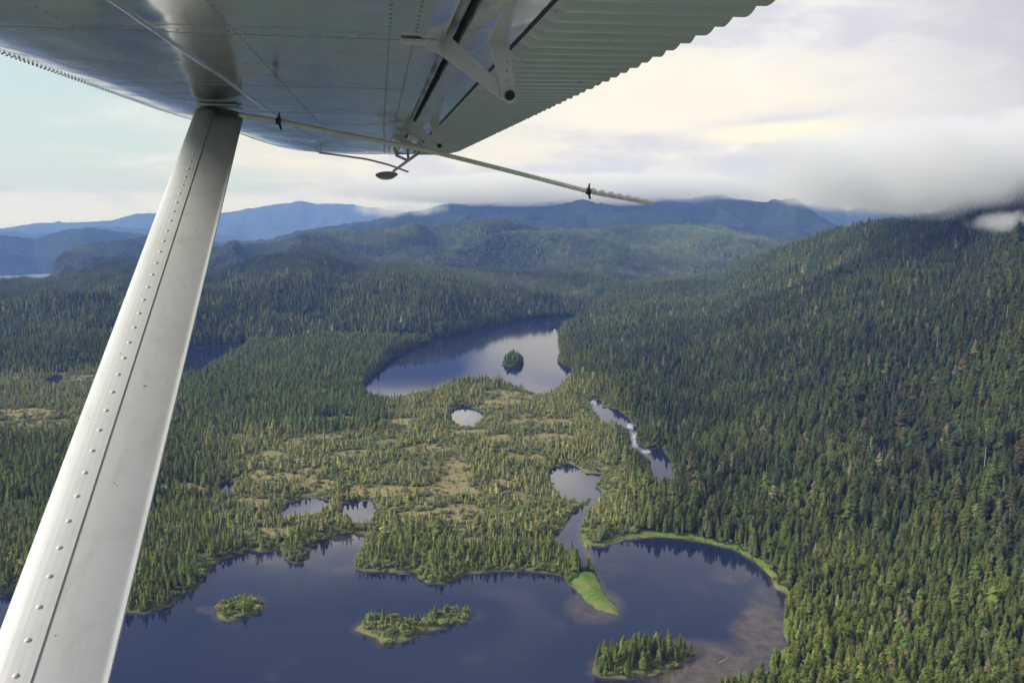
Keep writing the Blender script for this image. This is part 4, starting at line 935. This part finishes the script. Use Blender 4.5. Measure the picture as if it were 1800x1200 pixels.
# --- ropes: three twisted strands
ropem, b, pb = mat_new('tan_rope'); tco = b.node('ShaderNodeTexCoord')
b.put(pb.inputs['Base Color'], b.mix(b.noise(tco.outputs['Object'], 60.0, 3), (.70, .66, .56), (.97, .95, .88))); pb.inputs['Roughness'].default_value = .85
def spline(pts, n):
    pts = np.array(pts, float); t = np.concatenate([[0], np.cumsum(np.linalg.norm(np.diff(pts, axis=0), axis=1))]); u_ = np.linspace(0, t[-1], n)
    P_ = np.stack([np.interp(u_, t, pts[:, k]) for k in range(3)], 1)
    for _ in range(60): P_[1:-1] = P_[1:-1] * .5 + (P_[:-2] + P_[2:]) * .25
    return P_, t[-1]
def rope(name, pts, r_, lay, label, n):
    P_, ln = spline(pts, n); parts = []
    for s0 in range(3):
        path = []
        for k, p in enumerate(P_):
            t = unit(P_[min(k + 1, n - 1)] - P_[max(k - 1, 0)]); u_ = unit(np.cross(t, (0, 1, 0))); v_ = np.cross(t, u_); a_ = k / n * ln / lay * 2 * math.pi + s0 * 2.094
            path.append(p + r_ * .60 * (math.cos(a_) * u_ + math.sin(a_) * v_))
        parts.append(sweep(path, r_ * .48, 7))
    V, Fc = join(parts); V = [tuple(np.array(v) - np.array(pts[0])) for v in V]
    o = mesh_obj(name, V, Fc, ropem, None, True); m4 = Matrix([[*W[0]], [*W[1]], [*W[2]]]).to_4x4(); m4.translation = Vector(W @ np.array(pts[0])) + cam.location
    o.matrix_world = m4; o['label'] = label; o['category'] = 'rope'; return o, P_, ln
rp = [(-.535, 3.40, .285), (-.478, 3.1, .258), (-.356, 3.1, .241), (-.134, 3.1, .198), (.169, 3.1, .146), (.418, 3.1, .088), (.62, 3.1, .040), (.813, 3.1, -.007), (.95, 3.1, -.031), (1.079, 3.1, -.051)]
ro, P_, ln = rope('tie_down_rope', rp, .0088, .045, 'long tan twisted rope trailing from the strut top with black tape', 420)
def band(at_, r_):
    i = int(np.argmin(np.abs(P_[:, 0] - at_))); t = unit(P_[i + 1] - P_[i - 1])
    V, Fc = sweep([P_[i] - t * .009, P_[i] + t * .009], r_, 10)
    v2, f2 = sweep([P_[i], P_[i] + np.array([.004, 0, .030])], [.006, .003], 6); v3, f3 = sweep([P_[i], P_[i] + np.array([.008, 0, -.030])], [.006, .004], 6)
    V, Fc = join([(V, Fc), (v2, f2), (v3, f3)]); V = [tuple(np.array(v) - np.array(rp[0])) for v in V]
    mesh_obj('tape_band', V, Fc, dark_m, ro)
band(-.356, .0125); band(.813, .0125)
i0 = int(np.argmin(np.abs(P_[:, 0] - .82)))                                        # doubled-back splice
V, Fc = sweep([P_[k] + np.array([0, -.006, .006 + .002 * math.sin(k * .8)]) for k in range(i0, min(i0 + 75, 419))], [.007 + .0025 * math.sin(k * .75) for k in range(min(75, 419 - i0))], 7)
mesh_obj('splice', [tuple(np.array(v) - np.array(rp[0])) for v in V], Fc, ropem, ro, True)
rope('short_rope', [(-.50, 7.15, .300), (-.30, 7.1, .275), (-.10, 7.0, .245), (.08, 6.95, .20), (.244, 6.9, .140)], .0085, .05, 'short dark rope hanging from the wing tip ring', 160)
# ------------------------------------------------------------------ air and cloud
if 1:
    V, Fc = [(-30000, -600, -190), (30000, -600, -190), (30000, 20500, -190), (-30000, 20500, -190), (-30000, -600, 980), (30000, -600, 980), (30000, 20500, 980), (-30000, 20500, 980)], [(0, 3, 2, 1), (4, 5, 6, 7), (0, 1, 5, 4), (1, 2, 6, 5), (2, 3, 7, 6), (3, 0, 4, 7)]
    hz = mesh_obj('haze', V, Fc); hz['kind'] = 'stuff'
    m = bpy.data.materials.new('haze'); m.use_nodes = True; m.node_tree.nodes.clear(); b = NB(m.node_tree)
    v = b.node('ShaderNodeVolumePrincipled'); v.inputs['Color'].default_value = (.20, .36, 1.0, 1); v.inputs['Density'].default_value = 7.8e-5; v.inputs['Anisotropy'].default_value = 0.0
    v.inputs['Absorption Color'].default_value = (1, 1, 1, 1)
    o_ = b.node('ShaderNodeOutputMaterial'); b.l.new(v.outputs[0], o_.inputs['Volume']); hz.data.materials.append(m)

def cloud(px_, py_, rng_, rx, ry, rz, dens, nscale, label, soft=1.0, bias=0.0, rough=.6):
    dx, dy, dz = pdir(px_, py_); t = rng_ / math.hypot(dx, dy); V = []; Fc = []; nu, nv = 24, 14
    for i in range(1, nv):
        for j in range(nu): a_, e_ = j * 2 * math.pi / nu, math.pi * i / nv; V.append((math.sin(e_) * math.cos(a_), math.sin(e_) * math.sin(a_), math.cos(e_)))
    V += [(0, 0, 1), (0, 0, -1)]
    for i in range(nv - 2):
        for j in range(nu): Fc.append((i * nu + j, (i + 1) * nu + j, (i + 1) * nu + (j + 1) % nu, i * nu + (j + 1) % nu))
    for j in range(nu): Fc += [(len(V) - 2, j, (j + 1) % nu), (len(V) - 1, (nv - 2) * nu + (j + 1) % nu, (nv - 2) * nu + j)]
    m = bpy.data.materials.new('cloud'); m.use_nodes = True; m.node_tree.nodes.clear(); b = NB(m.node_tree)
    tco = b.node('ShaderNodeTexCoord'); P = tco.outputs['Object']; ln = b.node('ShaderNodeVectorMath', operation='LENGTH'); b.l.new(P, ln.inputs[0])
    geo = b.node('ShaderNodeNewGeometry'); nz = b.noise(geo.outputs['Position'], nscale, 5, rough)
    q = b.math('SUBTRACT', 1.0, b.math('MULTIPLY', ln.outputs['Value'], ln.outputs['Value']))
    d = b.math('ADD', b.math('MULTIPLY', q, 1.0), b.math('MULTIPLY', b.math('SUBTRACT', nz, .5 - bias), 2.6))
    d = b.math('MULTIPLY', b.step(d, .25, .25 + soft), b.step(q, 0.0, .2))
    v = b.node('ShaderNodeVolumePrincipled'); v.inputs['Color'].default_value = (1, 1, 1, 1); v.inputs['Absorption Color'].default_value = (1, 1, 1, 1)
    b.put(v.inputs['Density'], b.math('MULTIPLY', d, dens)); o_ = b.node('ShaderNodeOutputMaterial'); b.l.new(v.outputs[0], o_.inputs['Volume'])
    o = mesh_obj('cloud', V, Fc, m, smooth=True); o.location = (dx * t, dy * t, H + dz * t); o.scale = (rx, ry, rz); o['label'] = label; o['category'] = 'cloud'; return o
cloud(1850, 297, 1830, 640, 480, 108, .0120, .009, 'grey low cloud hiding the top of the right mountain', soft=.8, bias=.08, rough=.65)
cloud(1640, 350, 2200, 340, 260, 46, .012, .012, 'torn mist trailing along the crest of the right mountain', soft=.8, rough=.7)
cloud(1795, 392, 1480, 95, 70, 26, .040, .030, 'small pale cloud scrap clinging to the right mountainside', soft=1.3, bias=-.02, rough=.8)
cloud(1560, 345, 4300, 620, 400, 75, .006, .005, 'thin mist beyond the shoulder of the right mountain', soft=.8, rough=.65)
cloud(1010, 334, 7300, 2500, 900, 165, .0036, .0016, 'broad white cloud bank lying on the central ridge', soft=.6, bias=.10, rough=.65)
cloud(700, 366, 6700, 480, 300, 95, .006, .0045, 'ragged white cloud below the bank left of the central ridge', soft=.9, rough=.75)
cloud(1370, 350, 8200, 460, 500, 95, .005, .003, 'white cloud spilling over the notch beside the snowy peak', soft=.8, rough=.7)
cloud(1490, 340, 9000, 600, 500, 150, .004, .003, 'pale cloud between the two far blue peaks', soft=.8, rough=.7)
